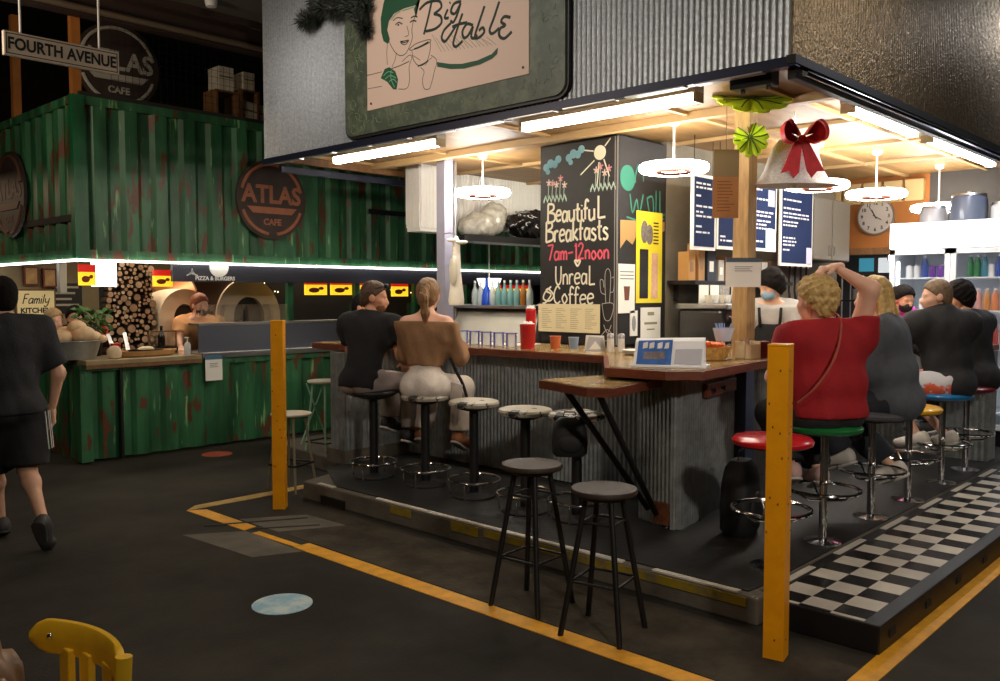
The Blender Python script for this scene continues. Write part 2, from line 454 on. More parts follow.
# ------------------------------------------------------------------ floor, markings, hall
st(MB().box(-9, -6, -.2, 22, 24, 0), 'floor', M_floor, smooth=False)
f = MB()
f.prism([(3.05, 6.1), (3.17, 6.02), (3.17, 5.33), (3.06, 5.3)], .0, .004)
f.prism([(3.06, 5.2), (3.12, 5.2), (3.13, 4.70), (3.08, 4.72)], .0, .004)
f.prism([(3.07, 4.72), (3.19, 4.72), (3.20, 0.3), (3.09, .3)], 0, .004)
st(f, 'floor_marking', M_yline, smooth=False)
f = MB().prism([(3.05, 6.1), (3.55, 6.08), (5.2, 6.12), (5.2, 6.22), (3.17, 6.2)], 0, .0035)
st(f, 'floor_marking', mat('worn_yellow_paint', rgb(196,160,80), .6, var=.25, scale=12), smooth=False)
f = MB().prism([(2.6, 1.29), (13, 1.32), (13, 1.40), (4.0, 1.395), (2.6, 1.37)], 0, .004)
st(f, 'floor_marking', M_yline, smooth=False)
f = MB().prism([(2.93, 5.62), (3.55, 5.28), (3.545, 5.255), (2.92, 5.59)], 0.0045, .0065)   # dark channel cut across the line
f.prism([(3.12, 5.3), (3.5, 5.05), (3.49, 5.03), (3.11, 5.28)], .0045, .0065)
st(f, 'floor_joint', M_blackrub, smooth=False)
f = MB().prism([(2.72, 5.5), (3.06, 5.28), (3.06, 4.6), (2.78, 4.72)], 0, .0025).prism([(3.19, 5.6), (3.6, 5.35), (3.62, 4.9), (3.2, 5.1)], 0, .0025)
st(f, 'floor_patch', mat('paving_patch', rgb(96,90,80), .7, var=.25, scale=5, bump=.2), smooth=False)
st(MB().prism([(3.21, 5.0), (3.76, 5.3), (3.76, 1.9), (3.7, .6), (3.21, .6)], 0, .002), 'floor_strip', mat('paving_brown', rgb(66,60,50), .85, var=.45, scale=3, bump=.3, bscale=30, spec=.2), smooth=False)

st(MB().box(-9, -6, 4.45, 22, 8.6, 4.6), 'ceiling', M_hallc, smooth=False)
st(MB().box(-9, 8.6, 5.6, 22, 24, 5.7), 'ceiling_back', M_hallw, smooth=False)
b = MB(); b.box(-9, 8.42, 4.20, 22, 8.58, 4.45); b.box(-9, 8.2, 4.38, 22, 8.26, 4.45)
st(b, 'ceiling_beam', mat('beam_paint', rgb(64,46,38), .7), smooth=False)
b = MB().cyl((-3, 8.33, 4.22), (14, 8.33, 4.22), .03); st(b, 'trim_pipe', mat('pipe_paint', rgb(120,104,86), .5, metal=.3))
st(MB().box(-9, 15.8, 0, 22, 16, 5.7), 'wall_back', M_hallw, smooth=False)
st(MB().box(16, -6, 0, 16.2, 16, 5.7), 'wall_right', M_hallw, smooth=False)
st(MB().box(-9, -6, 0, -8.8, 24, 5.7), 'wall_left', M_hallw, smooth=False)
st(MB().box(-9, -6, 0, 22, -5.8, 4.6), 'wall_front', M_hallw, smooth=False)

# ------------------------------------------------------------------ kiosk slab, kerb, step
st(MB().prism([(3.87, 5.8), (3.87, 1.94), (4.0, 1.94), (4.0, 2.0), (12, 2.0), (12, 7.6), (4.7, 7.6), (4.55, 6.0)], 0, .14), 'kerb', M_conc, smooth=False, bevel=.012)
st(MB().prism([(3.93, 5.45), (3.93, 2.02), (4.02, 2.01), (12, 2.01), (12, 3.3), (5.2, 3.3), (5.2, 6.1), (4.3, 6.1)], .14, .147), 'floor_mat', mat('black_floor_mat', rgb(26,25,25), .6, var=.3, scale=4, bump=.25, bscale=25), smooth=False)
w = MB()
for y0, y1 in ((5.62, 5.42), (4.9, 2.75), (2.55, 2.05)): w.box(3.875, y0, .14, 3.915, y1, .149)
st(w, 'kerb_marking', mat('white_line_paint', rgb(214,208,196), .6, var=.12, scale=12), smooth=False)
w = MB()
for y0, y1, z0 in ((4.72, 4.5, .075), (4.1, 3.85, .07), (3.8, 2.0, .085)): w.box(3.865, y0, z0, 3.8712, y1, .132)
st(w, 'kerb_marking', mat('faded_yellow_paint', rgb(150,128,24), .7, col2=rgb(108,98,70), scale=10, thr=(.45, .62)), smooth=False)
d = MB().box(3.86, 5.25, .0, 3.869, 5.55, .07); st(d, 'kerb_drain', M_black, smooth=False)
g = MB()
for i in range(5): g.box(3.857, 5.29+i*.055, .005, 3.862, 5.305+i*.055, .012)
st(g, 'kerb_drain_debris', M_rust, smooth=False)

# black timber step with a black and white chequered vinyl top
P = MB().box(3.93, 1.385, 0, 13, 1.995, .135)
st(P, 'step_platform', M_black, smooth=False, bevel=.006)
P = MB()
for i in range(18): P.box(4.05+i*.5, 1.380, .05, 4.13+i*.5, 1.3855, .085)
st(P, 'step_vent', M_blackrub, smooth=False)
M_tb = mat('vinyl_black', rgb(26,25,26), .25); M_tw = mat('vinyl_white', rgb(216,208,194), .3, var=.08, scale=6)
P = MB(); Q = 0.1525
xs = [3.945, 3.97]+[4.1+Q*i for i in range(56)]
ys = [1.46, 1.615, 1.768, 1.92]
for i in range(len(xs)-1):
    for j in range(3):
        P.m = 1 if (i+j) % 2 == 0 else 0
        P.box(xs[i], ys[j], .135, xs[i+1], ys[j+1], .1375)
P.m = 1
for k in range(14): P.box(4.15+k*.72, 1.945, .135, 4.55+k*.72, 1.985, .1385)
st(P, 'step_chequered_vinyl', [M_tb, M_tw], smooth=False)

# ------------------------------------------------------------------ kiosk shell
w = MB().corr((4.56, 7.40), (4.56, 2.15), 2.90, 4.45, .0395, .015, per=7)
st(w, 'wall_kiosk_fascia', M_galv)
w = MB().corr((4.565, 2.14), (10.9, 2.14), 2.90, 4.45, .0395, .010, per=7)
st(w, 'wall_kiosk_fascia', mat('brown_galvanised_iron', rgb(158,144,122), .34, metal=.85, var=.25, scale=24, bump=.5, bscale=55))
w = MB().box(4.54, 2.11, 2.845, 4.60, 7.42, 2.90)
w.m = 1
y = 2.3
while y < 7.2:
    w.box(4.538, y, 2.838, 4.59, y+.42, 2.846); y += .5
st(w, 'trim_1', [M_navy, M_steel], smooth=False)
w = MB().box(4.535, 2.105, 2.858, 10.95, 2.16, 2.905); w.box(4.60, 2.135, 2.79, 10.95, 2.18, 2.862)
w.m = 1; w.cyl((4.7, 2.13, 2.838), (10.95, 2.13, 2.838), .022, n=12)
st(w, 'trim_2', [M_black, M_chrome])
st(MB().box(4.62, 2.19, 2.985, 10.9, 7.40, 3.05), 'ceiling_kiosk', M_ply, smooth=False)
w = MB()
w.box(5.80, 2.2, 2.925, 5.88, 7.36, 2.985)
for x in (4.66, 6.9, 8.1, 9.3, 10.7): w.box(x-.022, 2.15, 2.955, x+.022, 7.36, 2.985)
for yy in (2.72, 3.55, 4.9, 6.2, 7.33): w.box(4.66, yy-.02, 2.96, 10.88, yy+.02, 2.985)
st(w, 'ceiling_batten', mat('batten_paint', rgb(182,150,104), .5), smooth=False)
w = MB().box(4.57, 7.36, 2.89, 10.9, 7.42, 2.98); st(w, 'trim_3', M_timberd, smooth=False)
w = MB().box(4.75, 7.42, 2.80, 10.9, 7.47, 2.86); st(w, 'trim_4', M_navy, smooth=False)
# timber post through the corner counter (painted blue below it), grey posts
w = MB().box(5.665, 2.955, 1.175, 5.785, 3.075, 2.985); w.m = 1; w.box(5.663, 2.953, .14, 5.787, 3.077, 1.175)
st(w, 'pillar', [M_timber, mat('blue_grey_paint', rgb(84,100,132), .45, var=.12, scale=6)], smooth=False, bevel=.004)
M_gpost = mat('lavender_grey_paint', rgb(150,148,166), .5, var=.06, scale=8)
st(MB().box(6.0, 6.44, .14, 6.12, 6.56, 2.985), 'pillar', M_gpost, smooth=False, bevel=.004)
st(MB().cyl((6.30, 6.6, 1.2), (6.30, 6.6, 2.985), .02), 'pillar_pipe', M_steel)
# kiosk back core: back wall, cabinet wall, orange end wall
st(MB().box(6.78, 4.345, .14, 10.6, 4.45, 2.985), 'wall_kiosk_back', mat('dim_back_wall', rgb(120,112,96), .7, var=.2, scale=2), smooth=False)
st(MB().box(10.6, 2.2, .14, 10.7, 3.30, 2.985), 'wall_kiosk_end', mat('dim_grey_wall', rgb(66,62,58), .7, var=.15, scale=2), smooth=False)
w = MB().box(10.6, 3.62, 2.12, 10.7, 4.45, 2.985); w.box(10.6, 3.30, .14, 10.7, 3.62, 2.985); w.box(10.6, 3.62, .14, 10.7, 4.45, 1.2)
st(w, 'wall_kiosk_end_upper', M_orange, smooth=False)
w = MB().box(10.56, 3.6, 2.08, 10.62, 4.35, 2.16); st(w, 'trim_5', M_timberd, smooth=False)
# upper bulkhead at the far side with white corrugated panels
w = MB().corr((6.15, 7.2), (8.6, 7.2), 2.36, 2.98, .05, .012); st(w, 'wall_kiosk_bulkhead', mat('white_corrugated', rgb(222,220,216), .45))
w = MB().corr((6.16, 6.98), (6.62, 6.98), 2.32, 2.985, .05, .012); w.box(6.16, 6.99, 2.28, 6.62, 7.2, 2.32); w.corr((6.15, 7.2), (6.15, 6.99), 2.32, 2.985, .05, .008)
st(w, 'wall_kiosk_duct', mat('white_corrugated', rgb(222,220,216), .45))

# counter walls (corrugated) and plinths
w = MB().corr((5.22, 6.12), (5.22, 3.2), .16, 1.11, .04, .014, back=.1); st(w, 'wall_bar_front', M_galvd)
w = MB().corr((4.52, 6.10), (5.2, 6.10), .26, 1.11, .062, .018); w.corr((4.52, 6.32), (4.52, 6.11), .26, 1.11, .062, .012)
st(w, 'wall_bar_wing', M_galvd)
st(MB().box(4.49, 6.085, .14, 5.2, 6.35, .26), 'baseboard_wing', M_conc, smooth=False)
w = MB().corr((5.62, 3.28), (8.35, 3.28), .15, 1.11, .04, .010, back=.08); st(w, 'wall_bar_side', M_galvd)
w = MB().corr((8.40, 3.2), (8.40, 2.1), .15, 1.11, .05, .012); w.corr((8.40, 2.09), (8.62, 2.09), .15, 1.11, .05, .012)
st(w, 'wall_bar_wing', M_galvd)
# corner cabinet, turned ten degrees, with chamfered nose
w = MB().corr((4.74, 3.22), (4.63, 2.90), .145, 1.11, .04, .014).corr((4.63, 2.90), (4.68, 2.86), .145, 1.11, .04, .012).corr((4.68, 2.86), (5.62, 3.02), .145, 1.11, .04, .010)
st(w, 'wall_bar_corner', M_galvd)
w = MB().prism([(4.76, 3.24), (4.66, 2.93), (4.70, 2.89), (5.60, 3.05), (5.60, 3.3), (5.2, 3.3)], .145, 1.105)
st(w, 'wall_bar_corner_core', M_black, smooth=False)
# ------------------------------------------------------------------ green container stall
w = MB().corr((3.25, 8.5), (12.5, 8.5), 2.03, 3.38, .30, .035, trap=True)
w.box(3.22, 8.455, 1.95, 12.5, 8.52, 2.03); w.box(3.22, 8.455, 3.38, 12.5, 8.52, 3.46)
st(w, 'wall_stall_upper', M_cont, angle=25)
w = MB().corr((3.25, 16), (3.25, 8.52), 2.03, 3.38, .30, .035, trap=True)
w.box(3.2, 8.46, 1.95, 3.27, 16, 2.03); w.box(3.2, 8.46, 3.38, 3.27, 16, 3.46)
st(w, 'wall_stall_side', M_cont, angle=25)
st(MB().box(3.19, 8.44, 1.94, 3.30, 8.53, 3.46), 'trim_stall_corner', M_green, smooth=False)
w = MB().corr((3.30, 8.53), (3.57, 8.49), .03, .88, .27, .03, trap=True); w.corr((3.60, 8.49), (12.5, 8.46), .03, .88, .30, .035, trap=True)
w.box(3.27, 8.44, .88, 12.5, 8.53, .94)
w.corr((3.25, 14), (3.25, 8.6), .03, .94, .30, .03, trap=True); w.box(3.20, 8.45, .02, 3.31, 8.62, .94)
st(w, 'wall_stall_lower', M_cont, angle=25)
st(MB().box(3.565, 8.42, .02, 3.59, 8.52, .90), 'trim_stall_seam', M_black, smooth=False)
st(MB().box(3.2, 10.9, 0, 12.5, 11, 3.4), 'wall_stall_back', mat('stall_back_wall', rgb(150,134,104), .8, var=.2, scale=1.5), smooth=False)
st(MB().box(3.2, 8.56, 2.30, 12.5, 11, 2.36), 'ceiling_stall', M_hallw, smooth=False)
w = MB().box(3.18, 8.43, 1.918, 12.5, 8.452, 1.94); w.box(3.18, 8.43, 1.918, 3.20, 14.0, 1.94)
o = w.build('led_strip_light', M_led, smooth=False); tag(o, 'long white strip light under the green container panels', 'light')
o = MB().box(4.15, 8.50, 1.74, 12.5, 8.54, 1.94).build('menu_fascia', mat('brushed_dark_panel', rgb(70,70,80), .3, metal=.7), smooth=False)
tag(o, 'dark metal fascia strip below the strip light', 'fascia')
t = MB()
x = 4.36
for k, wd in enumerate((.10, .03, .16)):
    pass
t.text('PIZZA & BURGERS', FR((4.62, 8.498, 1.775), (1, 0, 0), (0, 0, 1)), .056, .001, bold=.002)
L_ = t.build('lettering', M_white, smooth=False); L_.parent = o
t = MB().cyl((4.66, 8.499, 1.90), (4.66, 8.49, 1.90), .11, n=28); r = t.build('emblem', M_white); r.parent = o
t = MB()
for k in range(7):
    a = math.radians(20+k*24); t.M = FR((4.30+.02*k, 8.497, 1.80+.015*math.sin(a)), (math.cos(a), 0, math.sin(a)), (-math.sin(a), 0, math.cos(a))); t.box(0, -.006, 0, .06, .006, .004)
t.M = Matrix.Identity(4); r = t.build('leaf_emblem', M_white); r.parent = o

# counter tops of the stall
o = thing('stall_counter', 'wooden slab counter of the green stall, left part', 'counter', (3.3, 8.5, .94))
MB().box(-.06, -.10, 0, 1.10, .60, .045).build('worktop', mat('worn_wood_top', rgb(150,132,98), .5, var=.25, scale=5), o, smooth=False, bevel=.006)
MB().box(-.06, -.105, -.035, 1.10, -.09, 0).build('edge', M_timberd, o, smooth=False)
o = thing('glass_counter', 'long stainless prep counter of the green stall with blue-grey splash panel', 'counter', (4.42, 8.5, .94))
MB().box(0, -.08, 0, 8, .52, .06).build('worktop', M_steel, o, smooth=False, bevel=.004)
MB().box(0, .0, .06, 8, .02, .34).build('splash_panel', mat('blue_grey_steel', rgb(126,130,146), .3, metal=.75), o, smooth=False)
MB().box(0, -.01, .34, 8, .22, .365).build('ledge', M_steel, o, smooth=False)
gl = MB().box(0, .04, .365, 8, .046, .56); gl.build('glass_guard', mat('clear_glass', (1, 1, 1, 1), .03, trans=1.0, alpha=.35), o, smooth=False)
for k in range(4): MB().box(1.15+k*.95, .10, .365, 1.22+k*.95, .16, .86).build('post', M_green, o, smooth=False)
# log-end wall
logs = MB(); rl = random.Random(3)
for k in range(2600):
    px, pz, rr = rl.uniform(3.86, 4.36), rl.uniform(.98, 1.98), rl.choice((.018, .022, .028, .034, .042, .05))
    if all((px-a)**2+(pz-b)**2 > (rr+c)**2*.8 for a, b, c in getattr(logs, 'seen', [])):
        logs.seen = getattr(logs, 'seen', [])+[(px, pz, rr)]
        logs.m = 0; dd = rl.uniform(0, .04)
        logs.cyl((px, 9.5, pz), (px, 9.4-dd, pz), rr, n=10)
        logs.m = 1+rl.randrange(2); logs.cyl((px, 9.4-dd, pz), (px, 9.397-dd, pz), rr*.86, n=10)
logs.m = 3; logs.box(3.84, 9.5, .9, 4.38, 9.56, 2.0)
o = logs.build('log_end_panel', [mat('log_bark', rgb(74,52,36), .8), mat('log_end_pale', rgb(216,186,152), .7, var=.2, scale=20), mat('log_end_tan', rgb(190,152,118), .7, var=.2, scale=20), M_black])
tag(o, 'panel of stacked log ends beside the pizza oven', 'wall panel')

# pizza oven
o = thing('pizza_oven', 'wide copper topped pizza oven with two cream arches and dark mouths', 'oven', (5.22, 10.12, .9))
MB().lathe([(.76, 0), (.76, .55), (.72, .74), (.62, .88), (.46, .98), (.24, 1.03), (0, 1.04)], n=44).build('dome', mat('oven_copper', rgb(150,98,56), .35, metal=.35, var=.25, scale=3), o)
def arch(cx, hw, zt, z0, y0, y1, r, name):
    a = MB(); n = 20
    outer = [(cx+(hw+r)*math.cos(math.pi*i/n), z0+(zt+r)*math.sin(math.pi*i/n)) for i in range(n+1)]
    inner = [(cx+hw*math.cos(math.pi*i/n), z0+zt*math.sin(math.pi*i/n)) for i in range(n+1)]
    outer = [(outer[0][0], z0-.3)]+outer+[(outer[-1][0], z0-.3)]; inner = [(inner[0][0], z0-.3)]+inner+[(inner[-1][0], z0-.3)]
    m = n+3; vs = [(x, y0, z) for x, z in outer]+[(x, y0, z) for x, z in inner]+[(x, y1, z) for x, z in outer]+[(x, y1, z) for x, z in inner]; fs = []
    for i in range(m-1): fs += [(i, i+1, m+i+1, m+i), (2*m+i+1, 2*m+i, 3*m+i, 3*m+i+1), (i+1, i, 2*m+i, 2*m+i+1), (m+i, m+i+1, 3*m+i+1, 3*m+i)]
    a.add(vs, fs); a.build(name, mat('oven_cream', rgb(236,218,190), .5, var=.08, scale=3), o)
arch(.24, .20, .24, .44, -.86, -.3, .22, 'arch_surround'); arch(-.52, .13, .16, .44, -.78, -.3, .17, 'arch_surround')
MB().box(.03, -.80, .10, .44, -.72, .66).build('mouth', M_black, o, smooth=False); MB().box(-.66, -.74, .10, -.38, -.66, .58).build('mouth', M_black, o, smooth=False)
t = MB(); t.M = FR((-.17, -.80, .42), (1, 0, 0), (0, 0, 1)); t.prism([(-.30, .50), (.30, .50), (.06, .0), (-.06, .0)], -.02, .02); t.build('flue_panel', mat('oven_brown', rgb(84,54,32), .5), o, smooth=False)
MB().box(-.74, -.9, .06, .74, -.6, .12).build('hearth_shelf', M_dark, o, bevel=.01)
# tall cable of warm fairy lights and dark shelving further along
o = thing('bead_curtain', 'dark panel dotted with small warm fairy lights beside the oven', 'fairy lights', (6.1, 9.9, 0))
MB().box(-.35, 0, .9, 2.6, .03, 2.2).build('panel', M_black, o, smooth=False)
t = MB(); rl = random.Random(5)
for k in range(90): t.ell((rl.uniform(-.3, 2.5), -.01, rl.uniform(1.62, 2.0)), .008, 6, 4)
s_ = t.build('bulbs', mat('fairy_bulb', (1, .75, .4, 1), .5, emit=4, ecol=(1, .7, .35, 1)), o); s_['kind'] = 'stuff'

# price boards: red top, yellow face
M_pred = mat('price_red', rgb(204,32,20), .5, emit=.55); M_pyel = mat('price_yellow', rgb(250,206,40), .5, emit=.75)
def price(loc, w, h, label, rz=0):
    o = thing('price_board', label, 'price sign', loc, rz, 'red and yellow lit price boards')
    MB().box(-w/2, -.02, h*.64, w/2, .02, h).build('header', M_pred, o, smooth=False)
    MB().box(-w/2, -.018, 0, w/2, .018, h*.64).build('face', M_pyel, o, smooth=False)
    t = MB(); rr = random.Random(int(loc[0]*100))
    t.ell((-w*.12, -.02, h*.3), (w*.26, .006, h*.16), 12, 6); t.ell((w*.22, -.02, h*.42), (w*.12, .006, h*.1), 10, 6); t.ell((w*.02, -.021, h*.36), (w*.12, .006, h*.07), 10, 6)
    t.build('food_picture', mat('price_print', rgb(150,60,24), .6), o)
    return o
price((3.54, 9.1, 1.70), .16, .21, 'red and yellow price board leftmost, beside the white light box')
price((4.14, 8.7, 1.69), .20, .17, 'red and yellow price board in front of the log ends and oven')
for i, px in enumerate((6.05, 6.42, 6.80)):
    price((px, 8.75, 1.60), .30, .19, ('red and yellow price board first right of the orange post', 'red and yellow price board middle of three behind the man in black', 'red and yellow price board just left of the seated man\'s hair')[i])
price((7.35, 8.75, 1.58), .26, .2, 'red and yellow price board between the seated couple\'s heads')
for i, px in enumerate((9.15, 9.50, 9.75, 8.0)):
    price((px, 8.75, 1.56), .24, .2, ('red and yellow price board above the blue bottle', 'red and yellow price board beside the chalkboard, left one', 'red and yellow price board touching the chalkboard edge', 'red and yellow price board above the woman\'s ponytail')[i])
o = thing('light_box', 'glowing white light box under the container corner', 'sign', (3.72, 9.15, 1.69))
MB().box(-.005, -.005, .26, .005, .005, .61).build('hanger', M_dark, o, smooth=False)
MB().box(-.11, -.03, 0, .13, .03, .26).build('box', mat('light_box_face', (1, 1, 1, 1), .5, emit=2.2, ecol=(1, .95, .86, 1)), o, smooth=False, bevel=.005)

# QR notice on the green counter (plain, no code)
def notice(name, M, w, h, label, band, cat='notice', parent=None, lines=3):
    o = thing(name, label, cat, M.translation)
    R = M.copy(); R.translation = (0, 0, 0)
    t = MB(); t.M = R; t.box(-w/2, -h/2, 0, w/2, h/2, .004); t.build('sheet', M_paper, o, smooth=False)
    t = MB(); t.M = R; t.box(-w/2, h/2-h*.15, .004, w/2, h/2, .0055); t.build('header_band', band, o, smooth=False)
    t = MB(); t.M = R
    for i in range(lines): t.box(-w*.25, h*.18-i*h*.07, .004, w*(.25-.06*(i % 2)), h*.18-i*h*.07+h*.02, .0052)
    t.build('print', mat('grey_print', rgb(110,110,116), .7), o, smooth=False)
    return o
notice('check_in_notice', FR((4.53, 8.40, .84), (1, 0, 0), (0, 0, 1)), .19, .26, 'white check-in notice stuck on the green container counter', mat('teal_band', rgb(60,110,140), .6))

# things on the stall counter
o = thing('metal_tub', 'oval galvanised tub heaped with bread at left of the stall counter', 'tub', (3.26, 8.72, .985), 8)
t = MB(); t.M = SCL(1.25, .8, 1); t.lathe([(.155, 0), (.16, .002), (.205, .17), (.21, .178), (.20, .178), (.195, .168), (.15, .012), (0, .012)], n=32)
t.build('body', mat('tub_zinc', rgb(170,172,168), .4, metal=.7, var=.15, scale=10), o)
t = MB(); t.M = SCL(1.25, .8, 1); t.torus((0, 0, .176), .207, .007, 40, 8); t.build('rim', M_galv, o)
rl = random.Random(11)
def bread_mesh(mb, r, rl):
    mb.ell((0, 0, 0), r, 16, 10)
for k, (bx, by, bz, sx, sy, sz, az) in enumerate([(-.12,-.03,.20,.11,.08,.07,10),(.05,-.06,.22,.12,.09,.085,-20),(.16,0,.19,.10,.08,.06,30),(-.04,.06,.22,.11,.09,.08,0),(.02,-.02,.29,.10,.08,.065,40),(-.2,.02,.19,.07,.06,.05,0),(.23,-.03,.17,.06,.055,.04,0)]):
    t = MB(); t.M = RZ(az)
    t.ell((0, 0, 0), (sx, sy, sz), 18, 12)
    o = t.build('bread_loaf', mat('bread_crust', rgb(214,160,104), .7, col2=rgb(240,214,176), scale=7), loc=(3.26+bx*1.05, 8.72+by, .985+bz+.02))
    tag(o, ('round crusty loaf at the left of the tub heap', 'large loaf at the front of the metal tub', 'flat loaf at the right of the tub heap', 'crusty loaf at the back of the metal tub', 'topmost loaf on the bread heap', 'small roll at the left rim of the tub', 'small roll over the right rim of the tub')[k], 'bread', 'loaves in the metal tub')
o = MB().lathe([(.05, 0), (.062, .01), (.07, .05), (.06, .09), (.035, .12), (.02, .125), (.0, .12)], n=18).build('paper_bag', mat('paper_bag', rgb(220,196,160), .8, bump=.5, bscale=30), loc=(3.56, 8.53, .985))
tag(o, 'small pale crumpled bag beside the metal tub', 'bag')
o = thing('serving_board', 'shallow boat-shaped wooden tray with dark dip bowls', 'tray', (3.93, 8.66, .985), 4)
t = MB(); t.M = SCL(1.9, .8, 1); t.lathe([(.13, 0), (.155, .01), (.175, .06), (.168, .06), (.14, .02), (0, .018)], n=28); t.build('tray', mat('tray_wood', rgb(186,142,88), .5, var=.15, scale=6), o)
t = MB(); t.M = SCL(1.5, .8, 1); t.lathe([(.10, .02), (.125, .07), (.118, .07), (.09, .03), (0, .03)], n=24); t.build('dish', M_black, o)
t = MB(); t.ell((0, 0, .07), (.09, .05, .03)); t.build('dip', mat('dip_cream', rgb(230,216,180), .5), o)
for k, (bx, by) in enumerate([(3.72, 8.86), (3.86, 8.9)]):
    t = MB(); t.box(-.02, -.004, 0, .02, .004, .24); t.M = T(0, 0, 0)
    o = t.build('tongs', M_steel, loc=(bx, by, .985)); o.rotation_euler = (math.radians(-14), math.radians(-16 if k == 0 else -4), 0)
    tag(o, ('steel serving tongs leaning by the log ends, left one', 'steel serving tongs standing by the log ends, right one')[k], 'tongs')
def bottle(name, prof, m, loc, label, cat='bottle', group=None, cap=None, n=16):
    o = thing(name, label, cat, loc, 0, group)
    MB().lathe(prof, n=n).build('body', m, o)
    if cap: 
        z = prof[-1][1]; MB().lathe([(cap[1], z-.012), (cap[1], z+cap[2]), (0, z+cap[2])], n=12).build('cap', cap[0], o)
    return o
P_WINE = [(.034, 0), (.037, .006), (.037, .17), (.03, .2), (.014, .235), (.013, .28), (.015, .285), (0, .285)]
bottle('bottle', P_WINE, mat('dark_glass', rgb(20,18,16), .12), (4.18, 8.84, .985), 'dark sauce bottle on the stall counter before the log ends', cap=(M_black, .016, .01))
o = thing('pump_bottle', 'clear hand sanitiser pump bottle at the right of the stall counter', 'bottle', (4.31, 8.53, .985))
MB().lathe([(.03, 0), (.034, .006), (.034, .10), (.02, .125), (.012, .13), (0, .13)], n=18).build('body', mat('sanitiser_plastic', rgb(214,220,222), .2, alpha=.75), o)
t = MB().cyl((0, 0, .13), (0, 0, .175), .005, n=8); t.box(-.035, -.007, .172, .012, .007, .184); t.build('pump', M_whitep, o)
o = thing('sneeze_guard', 'small framed clear guard at the chef\'s elbow', 'screen', (4.22, 8.9, .985))
t = MB()
for s_ in (-1, 1): t.box(s_*.15-.006, -.006, 0, s_*.15+.006, .006, .24)
t.box(-.156, -.006, .228, .156, .006, .24); t.build('frame', M_timberd, o, smooth=False)
MB().box(-.14, -.002, .01, .14, .002, .23).build('pane', mat('clear_glass', (1, 1, 1, 1), .03, trans=1.0, alpha=.35), o, smooth=False)
# plant with round red fruit at the back of the counter
o = thing('potted_plant', 'leafy green potted plant with red fruit behind the bread tub', 'plant', (3.57, 9.05, .985))
MB().lathe([(.07, 0), (.09, .15), (.095, .16), (0, .15)], n=20).build('pot', M_blackrub, o)
t = MB(); rl = random.Random(2)
for k in range(70):
    a, b_ = rl.uniform(0, 6.28), rl.uniform(-.3, 1.2); c = Vector((math.cos(a)*rl.uniform(.02, .15), math.sin(a)*rl.uniform(.02, .12), .28+.16*b_))
    t.M = T(*c) @ Euler((rl.uniform(-1, 1), rl.uniform(-1, 1), a)).to_matrix().to_4x4()
    t.add([(0, 0, 0), (.035, .03, .012), (.09, 0, 0), (.035, -.03, .012), (.04, 0, -.006)], [(0, 3, 2, 1), (0, 1, 4), (1, 2, 4), (2, 3, 4), (3, 0, 4)])
t.M = Matrix.Identity(4); s_ = t.build('foliage', mat('leaf_green', rgb(70,120,52), .6, var=.4, scale=12), o); s_['kind'] = 'stuff'
t = MB()
for p in ((.08, -.08, .27), (.11, -.03, .22), (.04, -.1, .2)): t.ell(p, .035, 12, 8)
t.build('fruit', mat('red_fruit', rgb(206,70,44), .4), o)
o = thing('snack_box', 'small red snack box beside the log ends', 'box', (3.72, 8.9, .985), 20)
MB().box(-.05, -.03, 0, .05, .03, .13).build('carton', mat('carton_red', rgb(190,44,30), .5), o, bevel=.004)
MB().box(-.04, -.0315, .03, .04, -.03, .08).build('label_patch', M_cream, o, smooth=False)

# far left interior: signs
o = thing('kitchen_sign', 'cream framed sign reading Family Kitchen on the far wall', 'sign', (3.64, 10.88, 1.50))
MB().box(-.22, -.03, -.17, .22, 0, .17).build('frame', M_timberd, o, smooth=False, bevel=.008)
MB().box(-.20, -.035, -.15, .20, -.03, .15).build('panel', mat('sign_cream', rgb(236,216,160), .6, emit=.12), o, smooth=False)
t = MB(); ss, _ = word('Family', 0, 0, .11, 1.0, .25); ww = word_w('Family', .11); t.strokes(ss, FR((-ww/2, -.037, .0), (1, 0, 0), (0, 0, 1)), .012); t.build('script', M_black, o)
t = MB(); t.text('KITCHEN', FR((.0, -.037, -.08), (1, 0, 0), (0, 0, 1)), .08, .001, bold=.003); t.build('lettering', M_black, o, smooth=False)
for i, (px, pz, wd) in enumerate(((3.60, 1.82, .16), (3.80, 1.80, .15))):
    o = thing('picture_frame', ('red framed food picture above the kitchen sign, left one', 'red framed food picture above the kitchen sign, right one')[i], 'picture', (px, 10.88, pz))
    MB().box(-wd/2, -.03, -.11, wd/2, 0, .11).build('frame', mat('frame_red', rgb(120,36,22), .5), o, smooth=False)
    MB().box(-wd/2+.02, -.034, -.09, wd/2-.02, -.03, .09).build('print', mat('frame_print', rgb(206,166,110), .6, var=.3, scale=9), o, smooth=False)
o = thing('menu_board', 'small black menu board with pale writing hanging behind the plant', 'board', (4.0, 10.90, 1.58))
MB().box(-.17, -.02, -.2, .17, 0, .16).build('board', M_black, o, smooth=False)
t = MB()
for i in range(4): t.box(-.13, -.023, .1-i*.07, .13-.04*(i % 3), -.02, .125-i*.07)
t.build('writing', mat('dim_chalk', rgb(190,186,170), .7), o, smooth=False)
o = MB().box(3.35, 9.3, 1.62, 3.42, 9.38, 1.95).build('wall_panel_box', mat('grey_box', rgb(170,166,160), .5), bevel=.006); tag(o, 'narrow grey box hanging under the container panels', 'box')

